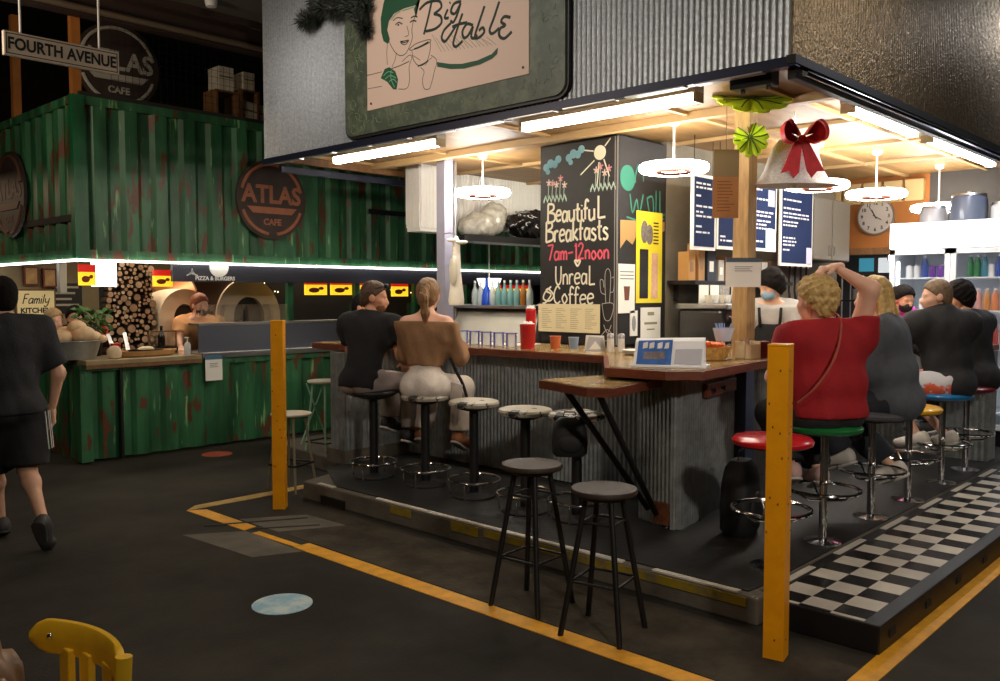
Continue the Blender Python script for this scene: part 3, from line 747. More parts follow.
# ------------------------------------------------------------------ round ATLAS signs
M_signd = mat('dark_round_sign', rgb(62,48,42), .6, var=.25, scale=6)
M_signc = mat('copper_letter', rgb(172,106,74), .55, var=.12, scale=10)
def round_sign(label, M, R, full=True, letter=None):
    o = thing('round_sign', label, 'sign', M.translation); Q = M.copy(); Q.translation = (0, 0, 0)
    letter = letter or M_signc
    t = MB(); t.M = Q; t.cyl((0, 0, 0), (0, 0, .03), R, n=48); t.build('disc', M_signd, o)
    t = MB(); t.M = Q
    for a0, a1 in ((15, 165), (200, 262), (278, 340)):
        t.tube([(R*.88*math.cos(math.radians(a)), R*.88*math.sin(math.radians(a)), .032) for a in np.linspace(a0, a1, 24)], .018*R/.43, 6)
    t.build('ring', letter, o)
    if full:
        t = MB(); t.M = Q; t.text('ATLAS', T(0, R*.1, .032), R*.62, .002, bold=.008, sx=.95); t.build('lettering', letter, o, smooth=False)
        t = MB(); t.M = Q; t.add([(-R*.72, -R*.2, .03), (-R*.56, -R*.36, .03), (R*.56, -R*.36, .03), (R*.72, -R*.2, .03), (-R*.72, -R*.2, .04), (-R*.56, -R*.36, .04), (R*.56, -R*.36, .04), (R*.72, -R*.2, .04)], [(4, 5, 6, 7), (3, 2, 1, 0), (0, 1, 5, 4), (1, 2, 6, 5), (2, 3, 7, 6), (3, 0, 4, 7)]); t.build('ribbon', letter, o, smooth=False)
        t = MB(); t.M = Q; t.text('CAFE', T(0, -R*.58, .032), R*.22, .002, bold=.003); t.build('small_lettering', letter, o, smooth=False)
    return o
round_sign('dark round sign with copper ATLAS lettering on the green container', FR((5.26, 8.44, 2.645), (1, 0, 0), (0, 0, 1)), .43)
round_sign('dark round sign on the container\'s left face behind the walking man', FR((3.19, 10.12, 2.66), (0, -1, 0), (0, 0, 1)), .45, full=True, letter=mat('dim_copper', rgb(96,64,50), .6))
round_sign('dim round sign with grey letters behind the mesh above the container', FR((3.98, 9.3, 4.0), (1, 0, 0), (0, 0, 1)), .44, letter=mat('dim_grey', rgb(180,174,160), .7))

# ------------------------------------------------------------------ hanging street sign
o = thing('street_sign', 'hanging white street sign reading FOURTH AVENUE', 'sign', (2.59, 7.0, 3.43))
MB().box(-.415, -.02, -.088, .415, .02, .088).build('board', mat('street_sign_white', rgb(226,214,196), .5), o, smooth=False, bevel=.006)
t = MB()
for a in (-.074, .068): t.box(-.40, -.0225, a, .40, -.02, a+.006)
for a in (-.40, .394): t.box(a, -.0225, -.074, a+.006, -.02, .074)
t.build('border', M_black, o, smooth=False)
t = MB(); t.text('FOURTH AVENUE', FR((0, -.0215, -.002), (1, 0, 0), (0, 0, 1)), .118, .001, bold=.0035, sx=.83); t.build('lettering', M_black, o, smooth=False)
for x in (-.295, .27): MB().cyl((x, 0, .088), (x, 0, 1.02), .0085, n=10).build('rod', M_whitep, o)

# timber framing, mesh cage and stored crates above the container
w = MB().box(3.26, 8.60, 3.46, 3.34, 8.68, 4.45); w.box(3.29, 10.3, 3.46, 3.37, 10.38, 4.6); st(w, 'pillar_timber_frame', mat('frame_timber', rgb(170,106,44), .6, var=.2, scale=4), smooth=False)
w = MB()
for i in range(50): x = 3.62+i*.07; w.box(x, 8.60, 3.52, x+.003, 8.603, 4.44)
for i in range(13): w.box(3.62, 8.60, 3.55+i*.07, 7.1, 8.603, 3.553+i*.07)
o = w.build('mesh_screen', M_dark, smooth=False); tag(o, 'wire mesh screen above the green container', 'screen')
o['kind'] = 'thing'
st(MB().box(3.3, 8.55, 3.46, 12.5, 10.9, 3.52), 'ceiling_stall_roof', M_hallw, smooth=False)
rl = random.Random(8)
M_crate = mat('stored_paper', rgb(206,196,176), .8, var=.2, scale=6)
for i, (x, z, wd, h, tilt) in enumerate([(5.0, 3.85, .18, .26, 0), (5.28, 3.9, .14, .2, 0), (5.32, 3.53, .30, .24, 14), (5.72, 3.53, .42, .2, -3), (6.2, 3.53, .30, .13, 0), (6.12, 3.8, .2, .26, 4)]):
    z0 = 3.52 if z < 3.7 else 3.52
    if z > 3.7:
        b = MB().box(-wd/2, -.12, -h*.0, wd/2, .12, h)
        sh = MB().box(-wd/2-.05, -.14, -.02, wd/2+.05, .14, 0).box(-wd/2-.05, -.14, 3.52-z, -wd/2-.02, .14, -.02).box(wd/2+.02, -.14, 3.52-z, wd/2+.05, .14, -.02)
    else: b = MB().box(-wd/2, -.12, 0, wd/2, .12, h)
    o = thing('storage_box', ('pale storage carton on the upper ledge behind the mesh, left one', 'narrow dark-grey carton on the upper ledge behind the mesh', 'tilted pale carton behind the mesh above the container', 'wide pale carton behind the mesh above the container', 'low flat carton behind the mesh near the kiosk', 'upright pale carton on the upper ledge near the kiosk')[i], 'box', (x, 9.0, z), 0, 'cartons stored above the container')
    b.build('carton', M_crate, o, smooth=False, bevel=.005)
    MB().box(-wd/2+.01, -.1215, h*.55, wd/2-.01, -.12, h*.62).build('tape', mat('carton_tape', rgb(120,100,70), .5), o, smooth=False)
    o.rotation_euler = (0, math.radians(tilt*.3), 0)
    if z > 3.7: sh.build('ledge', M_timberd, o, smooth=False)
o = thing('spot_lamp', 'small round lamp on the hall ceiling edge', 'lamp', (4.3, 7.9, 4.40))
MB().lathe([(0, -.03), (.05, -.02), (.06, .02), (.06, .05), (0, .05)], n=18).build('housing', M_white, o)

# floor stickers, orange posts
o = MB().cyl((2.46, 3.89, .0), (2.46, 3.89, .003), .155, n=40).build('floor_sticker', mat('sticker_blue', rgb(150,200,224), .5, col2=rgb(214,230,236), scale=9, thr=(.42, .6)))
tag(o, 'round light blue distancing sticker on the dark floor', 'sticker')
o = MB().cyl((4.36, 8.05, 0), (4.36, 8.05, .003), .15, n=36).build('floor_sticker', mat('sticker_red', rgb(196,92,70), .5, var=.15, scale=9))
tag(o, 'round red distancing sticker on the floor near the green stall', 'sticker')
def post(loc, h, label, rz):
    o = thing('safety_post', label, 'post', loc, rz, 'orange safety posts')
    MB().box(-.047, -.047, h-.012, .047, .047, h).build('cap', M_post, o, smooth=False, bevel=.004)
    t = MB().box(-.045, -.045, 0, .045, .045, h-.006); t.m = 1; rr = random.Random(int(loc[1]*10))
    for k in range(9): 
        z = rr.uniform(.05, h*.95); x = rr.uniform(-.035, .035); t.box(x, -.0462, z, x+.006, -.0448, z+.008); t.box(-.0462, x, z, -.0448, x+.006, z+.01)
    t.build('tube', [M_post, M_rust], o, smooth=False)
    return o
post((3.58, 5.67, 0), 1.42, 'orange square post at the far end of the kerb', 44)
post((3.61, 1.72, 0), 1.40, 'orange square post in front near the chequered step', 11.5)
# ------------------------------------------------------------------ bar worktop
top = [(4.28,3.17),(4.30,2.75),(4.45,2.59),(5.62,2.73),(5.74,2.97),(8.10,2.98),(8.34,2.72),(8.34,2.08),(8.66,2.08),(8.66,3.55),(5.95,3.55),(5.95,6.75),(4.62,6.75),(4.60,6.32),(5.05,5.92),(5.05,3.75)]
def inset(poly, d):
    out = []; n = len(poly)
    for i in range(n):
        a, b, c = Vector(poly[i-1]), Vector(poly[i]), Vector(poly[(i+1) % n])
        e1 = (b-a).normalized(); e2 = (c-b).normalized(); n1 = Vector((-e1.y, e1.x)); n2 = Vector((-e2.y, e2.x))
        k = (n1+n2); k = k/max(.3, k.dot(n1)); out.append(tuple(b+k*d))
    return out
A_ = sum(top[i-1][0]*top[i][1]-top[i][0]*top[i-1][1] for i in range(len(top)))
if A_ < 0: top = top[::-1]
o = thing('bar_counter', 'long L-shaped bar worktop with red-brown timber edge', 'counter', (5.2, 3.6, 1.11))
t = MB(); t.M = T(-5.2, -3.6, 0); t.prism(inset(top, .03), .0, .062); t.build('worktop', M_top, o, smooth=False)
t = MB(); t.M = T(-5.2, -3.6, 0)
ins = inset(top, .029); n = len(top)
for i in range(n):
    j = (i+1) % n
    t.prism([top[i], top[j], ins[j], ins[i]], .008, .058)
t.build('edge', M_redwood, o, smooth=False)
# small bracket board under the corner
o = thing('bracket_board', 'short red-brown board with two knobs under the corner worktop', 'board', (4.98, 2.865, .945), 9.5)
MB().box(0, 0, 0, .56, .03, .09).build('board', M_redwood, o, smooth=False, bevel=.004)
for x in (.07, .26): 
    t = MB(); t.M = T(x, 0, .045) @ RX(90); t.lathe([(.008, 0), (.008, .012), (.016, .018), (.016, .028), (0, .032)], n=14); t.build('knob', M_dark, o)

# fold-down table on two struts
o = thing('fold_down_table', 'small fold-down table on two dark struts at the bar corner', 'table', (4.64, 3.0, .14))
t = MB(); t.M = T(-4.64, -3.0, -.115); tp = [(4.02, 3.45), (3.86, 2.97), (3.93, 2.86), (4.60, 2.98), (4.72, 3.30)]
t.prism(tp, 1.022, 1.07); t.build('tabletop', M_top, o, smooth=False)
A_ = sum(tp[i-1][0]*tp[i][1]-tp[i][0]*tp[i-1][1] for i in range(5)); tp2 = tp if A_ > 0 else tp[::-1]
t = MB(); t.M = T(-4.64, -3.0, -.115); ou = inset(tp2, -.014)
for i in range(5): j = (i+1) % 5; t.prism([tp2[i], tp2[j], ou[j], ou[i]], 1.016, 1.066)
t.build('edge', M_redwood, o, smooth=False)
for a, b_ in (((3.97, 3.22, 1.05), (4.60, 3.06, .26)), ((3.93, 2.95, 1.05), (4.585, 2.99, .24))):
    t = MB(); t.M = T(-4.64, -3.0, -.14); t.cyl(a, b_, .019, n=10); t.build('strut', M_black, o)
t = MB(); t.M = T(4.625-4.64, 2.97-3.0, .03) @ RZ(-111+90+18); t.box(-.012, -.05, 0, .006, .06, .14); t.build('bracket_plate', M_rust, o, smooth=False)

# ------------------------------------------------------------------ stools
M_cow = mat('cowhide_vinyl', rgb(186,180,164), .5, col2=rgb(34,30,28), scale=9, thr=(.56, .60))
M_zebra = mat('black_white_vinyl', rgb(214,208,196), .5, col2=rgb(24,22,22), scale=14, thr=(.48, .52))
def bar_stool(loc, label, seat, h=.70):
    o = thing('bar_stool', label, 'stool', loc, 0, 'black pedestal stools along the bar front')
    MB().lathe([(.155, 0), (.16, .006), (.155, .014), (.05, .022), (.04, .03), (0, .03)], n=32).build('base', M_blackrub, o)
    MB().cyl((0, 0, .02), (0, 0, h-.05), .034, n=20).build('pole', M_black, o)
    MB().torus((0, 0, .125), .19, .0095, 40, 8).build('foot_ring', M_chrome, o)
    for k in range(4):
        a = math.radians(25+90*k); MB().cyl((.19*math.cos(a), .19*math.sin(a), .125), (.185*math.cos(a), .185*math.sin(a), .0), .008, n=8).build('ring_leg', M_chrome, o)
    MB().lathe([(.06, -.075), (.145, -.05), (.15, -.045), (0, -.045)], (0, 0, h), 28).build('seat_pan', M_black, o)
    MB().lathe([(0, -.045), (.16, -.045), (.178, -.038), (.185, -.018), (.178, -.004), (.15, .004), (0, .008)], (0, 0, h), 36).build('seat', seat, o)
    return o
LX = [(4.34, 5.50), (4.44, 4.99), (4.42, 4.44), (4.35, 3.88), (4.43, 3.50)]
bar_stool((*LX[0], .147), 'black pedestal stool under the man in the black t-shirt', M_black)
bar_stool((*LX[1], .147), 'pedestal stool under the woman in the tan top', M_cow)
s3 = bar_stool((*LX[2], .147), 'empty cowhide stool next to the woman in the tan top', M_cow)
repeat(s3, 'empty cowhide stool second right of the seated woman, behind a dark wooden stool', (*LX[3], .147))
bar_stool((*LX[4], .147), 'black and white patterned stool with a black bag, behind the fold-down table', M_zebra)

def pole_stool(loc, label, seatm, h=.70):
    o = thing('diner_stool', label, 'stool', loc, 0, 'chrome diner stools along the bar side')
    MB().lathe([(.11, 0), (.11, .006), (.06, .014), (.03, .02), (0, .02)], n=28).build('base', M_chrome, o)
    MB().cyl((0, 0, .015), (0, 0, h-.05), .024, n=18).build('pole', M_chrome, o)
    MB().torus((0, 0, .315), .205, .011, 44, 8).build('foot_ring', M_chrome, o)
    for k in range(3):
        a = math.radians(40+120*k); MB().tube([(.02*math.cos(a), .02*math.sin(a), .25), (.12*math.cos(a), .12*math.sin(a), .265), (.2*math.cos(a), .2*math.sin(a), .312)], .008, 8).build('spoke', M_chrome, o)
    MB().lathe([(.04, -.07), (.17, -.045), (.19, -.04), (0, -.04)], (0, 0, h), 30).build('seat_pan', M_blackrub, o)
    MB().lathe([(0, -.045), (.19, -.042), (.21, -.03), (.215, -.012), (.2, .004), (.14, .014), (0, .018)], (0, 0, h), 40).build('seat', seatm, o)
    return o
pole_stool((4.37, 2.12, .147), 'red diner stool behind the front orange post', mat('vinyl_red', rgb(206,26,36), .25, coat=.3))
pole_stool((5.02, 2.11, .147), 'green diner stool under the woman in the red t-shirt', mat('vinyl_green', rgb(24,110,52), .3))
pole_stool((5.80, 2.12, .147), 'grey diner stool under the woman in the grey cardigan', mat('vinyl_grey', rgb(90,90,96), .35))
pole_stool((6.47, 2.11, .147), 'empty yellow diner stool beside the grey cardigan', mat('vinyl_yellow', rgb(236,176,24), .28, coat=.3), h=.67)
pole_stool((7.25, 2.12, .147), 'blue diner stool under the man in the black jacket', mat('vinyl_blue', rgb(30,110,170), .28, coat=.3))
pole_stool((7.92, 2.13, .147), 'diner stool under the far person in black', mat('vinyl_maroon', rgb(110,30,36), .3))

M_dkwood = mat('dark_seat_wood', rgb(52,38,30), .6, var=.25, scale=7, stretch=(1, 6, 1))
def wood_stool(loc, label, h, rz):
    o = thing('wooden_stool', label, 'stool', loc, rz, 'dark round stools by the kerb')
    MB().lathe([(0, -.03), (.15, -.03), (.158, -.024), (.16, -.012), (.155, -.002), (.148, 0), (0, 0)], (0, 0, h), 40).build('seat', M_dkwood, o)
    MB().lathe([(0, -.05), (.11, -.05), (.12, -.03), (0, -.03)], (0, 0, h), 32).build('seat_plate', M_black, o)
    for k in range(4):
        a = math.radians(45+90*k); c, s_ = math.cos(a), math.sin(a)
        MB().tube([(.09*c, .09*s_, h-.04), (.215*c, .215*s_, 0)], [.014, .014], 10).build('leg', M_black, o)
    for z in (.26, h-.16):
        q = .09+(.215-.09)*(h-.04-z)/(h-.04)
        for k in range(4):
            a, b_ = math.radians(45+90*k), math.radians(135+90*k)
            MB().cyl((q*math.cos(a), q*math.sin(a), z), (q*math.cos(b_), q*math.sin(b_), z), .007, n=8).build('rung', M_black, o)
    return o
wood_stool((3.35, 2.94, 0.0), 'dark wooden four-legged stool in front of the white stool, left of the pair', .745, 4)
wood_stool((3.31, 2.45, 0.0), 'dark wooden four-legged stool nearest the camera, right of the pair', .70, 12)

def light_stool(loc, label, h, rz, cross=False):
    o = thing('kitchen_stool', label, 'stool', loc, rz)
    MB().lathe([(0, -.025), (.15, -.025), (.165, -.015), (.165, -.004), (.155, 0), (0, 0)], (0, 0, h), 36).build('seat', mat('pale_seat', rgb(206,196,176), .45), o)
    mm = mat('worn_frame', rgb(150,140,116), .5, metal=.3) if not cross else mat('mint_frame', rgb(150,190,160), .5)
    for k in range(4):
        a = math.radians(45+90*k); c, s_ = math.cos(a), math.sin(a)
        MB().cyl((.11*c, .11*s_, h-.02), (.2*c, .2*s_, 0), .010, n=8).build('leg', mm, o)
    q = .18
    for k in range(4):
        a, b_ = math.radians(45+90*k), math.radians(135+90*k)
        MB().cyl((q*math.cos(a), q*math.sin(a), .22), (q*math.cos(b_), q*math.sin(b_), .22), .009, n=8).build('rung', M_dark, o)
    if cross: 
        for s_ in (-1, 1): MB().cyl((-.12*s_, .12, h-.03), (.17*s_, .15, .2), .008, n=8).build('brace', mm, o)
    return o
light_stool((3.99, 6.14, 0), 'pale round stool behind the far orange post', .64, 20)
light_stool((4.82, 6.84, 0), 'tall pale stool with pale green frame at the far end of the bar', .80, 10, True)

# black bag hanging on the patterned stool and backpack under the red stool
def bag(name, label, loc, sx, sy, sz, rz, straps=True):
    o = thing(name, label, 'bag', loc, rz)
    t = MB(); t.M = SCL(sx, sy, sz)
    pr = [(0, 0), (.40, .0), (.5, .08), (.52, .35), (.48, .7), (.40, .9), (.26, .99), (0, 1)]
    vs = []; n = 24
    for r, z in pr:
        for k in range(n):
            a = 2*math.pi*k/n; c, s_ = math.cos(a), math.sin(a); e = .55
            vs.append((r*math.copysign(abs(c)**e, c), r*math.copysign(abs(s_)**e, s_), z))
    t.add(vs, [(i*n+k, i*n+(k+1) % n, (i+1)*n+(k+1) % n, (i+1)*n+k) for i in range(len(pr)-1) for k in range(n)])
    t.build('body', mat('black_nylon', rgb(26,26,28), .65, bump=.4, bscale=14), o)
    t = MB(); t.M = SCL(sx, sy, sz); t.tube([(-.2, 0, .96), (-.15, 0, 1.12), (.15, 0, 1.12), (.2, 0, .96)], .02, 8); t.build('handle', M_black, o)
    t = MB(); t.M = T(0, -sy*.5, sz*.12) @ SCL(sx, sy, sz); t.ell((0, 0, .22), (.36, .14, .24), 16, 10); t.build('pocket', mat('black_nylon', rgb(26,26,28), .65), o)
    return o
bag('shoulder_bag', 'black bag hung below the patterned stool seat', (4.28, 3.44, .59), .22, .12, .25, -46)
bag('backpack', 'black backpack on the floor behind the red stool', (4.86, 2.56, .147), .30, .2, .46, 10)

# ------------------------------------------------------------------ big sign on the fascia
o = thing('cafe_sign', 'large green framed cafe sign with a coffee-drinking lady on the fascia', 'sign', (4.56, 4.86, 3.42))
F = FR((0, 0, 0), (0, -1, 0), (0, 0, 1))     # local x to the viewer's right, y up
def rr_poly(w, h, r, n=6):
    pts = []
    for cx, cy, a0 in ((w/2-r, h/2-r, 0), (-w/2+r, h/2-r, 90), (-w/2+r, -h/2+r, 180), (w/2-r, -h/2+r, 270)):
        pts += [(cx+r*math.cos(math.radians(a0+90*i/n)), cy+r*math.sin(math.radians(a0+90*i/n))) for i in range(n+1)]
    return pts
t = MB(); t.M = F; t.prism(rr_poly(2.42, 1.02, .1), .005, .045); t.build('backing', M_black, o, smooth=False)
t = MB(); t.M = F; t.prism(rr_poly(2.38, .98, .09), .046, .06)
swirl = t; swirl.m = 1; rl = random.Random(4)
for k in range(110):
    side = rl.random()
    if side < .45: x, y = rl.uniform(-1.1, 1.1), rl.uniform(-.45, -.34)
    elif side < .75: x, y = rl.uniform(.93, 1.13), rl.uniform(-.42, .42)
    else: x, y = rl.uniform(-1.13, -.94), rl.uniform(-.42, .42)
    a0, R_ = rl.uniform(0, 6.28), rl.uniform(.02, .05)
    swirl.tube([(x+R_*math.cos(a0+q*.35), y+R_*math.sin(a0+q*.35), .061) for q in range(6)], .0025, 4)
swirl.build('frame', [mat('marbled_green', rgb(76,88,72), .45, col2=rgb(104,114,94), scale=9, thr=(.45, .6)), mat('swirl_pale', rgb(140,152,124), .6)], o, smooth=False)
t = MB(); t.M = F; t.box(-.88, -.31, .06, .88, .55, .068); t.build('panel', mat('sign_pinkish', rgb(238,208,190), .55), o, smooth=False)
Z = T(-.88, -.31, .069); I = MB(); I.M = F @ Z       # panel coordinates: 0..1.76 across, 0..0.86 up
G = MB(); G.M = F @ Z
def pl(pts, w=.009, mb=I): mb.strokes([pts], Matrix.Identity(4), w, .35, 4)
# lady: face, neck, scarf, hair, cup and hands
pl([(0.281, 0.512), (0.309, 0.462), (0.359, 0.403), (0.42, 0.367), (0.481, 0.371), (0.525, 0.412), (0.563, 0.474), (0.558, 0.536), (0.575, 0.594), (0.608, 0.647)], 0.006)
pl([(0.361, 0.616), (0.403, 0.626), (0.444, 0.605)], 0.01)
pl([(0.389, 0.61), (0.406, 0.606)], 0.014)
pl([(0.333, 0.653), (0.384, 0.666), (0.45, 0.646)], 0.008)
pl([(0.537, 0.598), (0.575, 0.604), (0.61, 0.59)], 0.011)
pl([(0.548, 0.629), (0.586, 0.635), (0.623, 0.62)], 0.01)
pl([(0.499, 0.58), (0.52, 0.509), (0.474, 0.503)], 0.005)
pl([(0.421, 0.476), (0.471, 0.47), (0.52, 0.466), (0.484, 0.441), (0.437, 0.455), (0.421, 0.476)], 0.007)
pl([(0.426, 0.47), (0.476, 0.458), (0.517, 0.463)], 0.008)
pl([(0.263, 0.489), (0.254, 0.41), (0.261, 0.324)], 0.005)
pl([(0.373, 0.398), (0.353, 0.343), (0.315, 0.296)], 0.005)
pl([(0.525, 0.395), (0.606, 0.423), (0.751, 0.425), (0.769, 0.405), (0.659, 0.387), (0.552, 0.384), (0.525, 0.395)], 0.006)
pl([(0.557, 0.376), (0.578, 0.303), (0.644, 0.249), (0.723, 0.263), (0.763, 0.332), (0.771, 0.399)], 0.006)
pl([(0.584, 0.387), (0.659, 0.393), (0.748, 0.409)], 0.012)
pl([(0.626, 0.249), (0.689, 0.255), (0.744, 0.269)], 0.012)
pl([(0.442, 0.317), (0.524, 0.351), (0.557, 0.327), (0.523, 0.263), (0.528, 0.166), (0.495, 0.103), (0.398, 0.113)], 0.005)
pl([(0.776, 0.304), (0.84, 0.255), (0.813, 0.178), (0.774, 0.082), (0.748, 0.057), (0.696, 0.071), (0.678, 0.141), (0.697, 0.195), (0.658, 0.236)], 0.005)
pl([(0.002, 0.285), (0.098, 0.283), (0.192, 0.282)], 0.005)
pl([(0.315, 0.286), (0.419, 0.291), (0.524, 0.305)], 0.007)
pl([(0.007, 0.177), (0.096, 0.172), (0.19, 0.169)], 0.004)
pl([(0.562, 0.344), (0.605, 0.319), (0.653, 0.289)], 0.004)
pl([(0.788, 0.285), (0.75, 0.272), (0.71, 0.239)], 0.004)
G.prism([(0.221, 0.812), (0.185, 0.703), (0.19, 0.594), (0.218, 0.516), (0.269, 0.488), (0.292, 0.519), (0.262, 0.597), (0.282, 0.661), (0.348, 0.707), (0.473, 0.719), (0.608, 0.713), (0.63, 0.746), (0.648, 0.785), (0.25, 0.877)], 0, .003)
G.prism([(0.586, 0.687), (0.656, 0.74), (0.667, 0.772), (0.63, 0.78), (0.607, 0.622)], 0, .003)
G2 = MB(); G2.M = F @ Z; G2.prism([(0.179, 0.233), (0.23, 0.297), (0.287, 0.301), (0.357, 0.257), (0.39, 0.189), (0.37, 0.115), (0.333, 0.121), (0.257, 0.193)], 0, .003)
G4 = MB(); G4.M = F @ Z @ T(0, 0, .003)
G4.strokes([[(0.214, 0.245), (0.272, 0.268), (0.335, 0.25)]], Matrix.Identity(4), .007, .3, 3)
G4.strokes([[(0.232, 0.217), (0.301, 0.234), (0.368, 0.202)]], Matrix.Identity(4), .007, .3, 3)
G4.strokes([[(0.283, 0.187), (0.334, 0.2), (0.379, 0.164)]], Matrix.Identity(4), .007, .3, 3)
G4.strokes([[(0.312, 0.272), (0.306, 0.212), (0.35, 0.133)]], Matrix.Identity(4), .007, .3, 3)
G4.strokes([[(0.311, 0.662), (0.362, 0.694), (0.423, 0.705)]], Matrix.Identity(4), .007, .3, 3)
G4.strokes([[(0.451, 0.706), (0.527, 0.703), (0.587, 0.704)]], Matrix.Identity(4), .007, .3, 3)
G3 = MB(); G3.M = F @ Z; G3.prism([(0.845, 0.241), (0.849, 0.206), (0.99, 0.165), (1.136, 0.142), (1.3, 0.143), (1.414, 0.162), (1.464, 0.185), (1.473, 0.226), (1.414, 0.194), (1.277, 0.176), (1.112, 0.18), (0.99, 0.201)], 0, .003)
R_ = MB(); R_.M = F @ Z
R_.strokes([[(0.79, 0.455), (0.891, 0.309)]], Matrix.Identity(4), .004, .2, 2)
R_.strokes([[(0.833, 0.423), (0.933, 0.304)]], Matrix.Identity(4), .004, .2, 2)
R_.strokes([[(0.876, 0.429), (0.975, 0.3)]], Matrix.Identity(4), .004, .2, 2)
R_.strokes([[(0.919, 0.397), (1.017, 0.296)]], Matrix.Identity(4), .004, .2, 2)
R_.strokes([[(0.961, 0.404), (1.059, 0.292)]], Matrix.Identity(4), .004, .2, 2)
R_.strokes([[(1.003, 0.411), (1.1, 0.287)]], Matrix.Identity(4), .004, .2, 2)
R_.strokes([[(1.045, 0.379), (1.141, 0.283)]], Matrix.Identity(4), .004, .2, 2)
R_.strokes([[(1.086, 0.386), (1.181, 0.279)]], Matrix.Identity(4), .004, .2, 2)
R_.strokes([[(1.127, 0.355), (1.221, 0.275)]], Matrix.Identity(4), .004, .2, 2)
R_.strokes([[(1.167, 0.361), (1.261, 0.271)]], Matrix.Identity(4), .004, .2, 2)
R_.strokes([[(1.207, 0.368), (1.3, 0.267)]], Matrix.Identity(4), .004, .2, 2)
R_.strokes([[(1.247, 0.337), (1.34, 0.263)]], Matrix.Identity(4), .004, .2, 2)
R_.strokes([[(1.287, 0.344), (1.378, 0.259)]], Matrix.Identity(4), .004, .2, 2)
R_.strokes([[(1.326, 0.314), (1.417, 0.255)]], Matrix.Identity(4), .004, .2, 2)
R_.strokes([[(1.365, 0.321), (1.455, 0.252)]], Matrix.Identity(4), .004, .2, 2)
R_.build('ray_lines', mat('faint_green', rgb(150,158,128), .7), o)
S = MB(); S.M = F @ Z
def sc(pts, w=.017): S.strokes([pts], Matrix.Identity(4), w, .3, 5)
sc([(0.786, 0.7), (0.744, 0.584), (0.696, 0.474)], .022)
sc([(0.648, 0.67), (0.734, 0.702), (0.862, 0.687), (0.892, 0.633), (0.811, 0.603)], .022)
sc([(0.811, 0.603), (0.882, 0.571), (0.892, 0.519), (0.82, 0.49), (0.717, 0.494)], .022)
sc([(0.962, 0.604), (0.929, 0.551), (0.972, 0.539)], .022)
sc([(0.982, 0.643), (0.989, 0.648)], .022)
sc([(1.104, 0.629), (1.031, 0.629), (0.996, 0.58), (1.04, 0.557), (1.099, 0.617)], .022)
sc([(1.099, 0.617), (1.06, 0.54), (1.021, 0.498), (0.991, 0.515)], .022)
sc([(0.996, 0.497), (0.921, 0.459), (0.896, 0.407), (0.931, 0.376), (0.986, 0.412), (1.055, 0.471)], .022)
sc([(1.118, 0.54), (1.059, 0.434), (1.02, 0.346), (1.052, 0.316), (1.117, 0.343)], .022)
sc([(1.011, 0.467), (1.089, 0.471), (1.165, 0.465)], .022)
sc([(1.226, 0.432), (1.165, 0.455), (1.117, 0.412), (1.132, 0.364), (1.174, 0.371), (1.226, 0.426)], .022)
sc([(1.226, 0.426), (1.207, 0.358), (1.24, 0.339), (1.268, 0.359)], .022)
sc([(1.342, 0.543), (1.287, 0.439), (1.245, 0.351), (1.282, 0.334), (1.337, 0.361), (1.324, 0.396), (1.287, 0.384)], .022)
sc([(1.486, 0.542), (1.432, 0.437), (1.392, 0.366), (1.419, 0.335), (1.486, 0.36)], .022)
sc([(1.591, 0.41), (1.534, 0.428), (1.504, 0.4), (1.543, 0.367), (1.495, 0.355), (1.486, 0.309), (1.534, 0.279), (1.604, 0.311)], .022)
G4.build('pale_strokes', mat('pale_green_ink', rgb(120,190,140), .6), o)
M_ink = mat('sign_ink', rgb(30,50,38), .6); M_inkg = mat('sign_green_ink', rgb(22,84,54), .6)
I.build('lady_drawing', M_ink, o); G.build('hair_shape', M_inkg, o, smooth=False); G2.build('scarf_shape', M_inkg, o, smooth=False); G3.build('plate_stroke', M_inkg, o, smooth=False); S.build('script_lettering', M_ink, o)
t = MB(); t.M = F
for x, y in ((-.83, -.26), (.83, -.26)): t.cyl((x, y, .068), (x, y, .073), .009, n=10)
t.build('screws', M_dark, o)

# dark tinsel garland over the sign
t = MB(); rl = random.Random(12)
pth = []
for pp in ([(6.62,4.02),(6.5,4.0),(6.35,4.08),(6.15,4.0),(6.0,4.02),(5.85,3.92),(5.74,3.80),(5.72,3.74)], [(6.45,4.15),(6.2,4.12),(5.95,4.1),(5.8,4.0),(5.7,3.9)], [(5.75,4.15),(5.4,4.3),(5.0,4.36),(4.6,4.30),(4.3,4.12),(4.1,4.08),(3.85,4.12),(3.7,4.2)]):
    pth += catmull([(4.47, y, z) for y, z in pp], 9)
for p in pth:
    for k in range(46):
        d = Vector((-abs(rl.gauss(0, 1))*.35, rl.gauss(0, 1), rl.gauss(0, 1))).normalized(); L_ = rl.uniform(.05, .13)
        q = p+d*L_; u = d.cross(Vector((1, .2, .1))).normalized()*.009
        t.add([p-u, p+u, q], [(0, 1, 2)])
o = t.build('tinsel_garland', mat('dark_tinsel', rgb(40,46,38), .5), smooth=False); tag(o, 'dark bushy garland draped over the cafe sign', 'garland', kind='stuff')

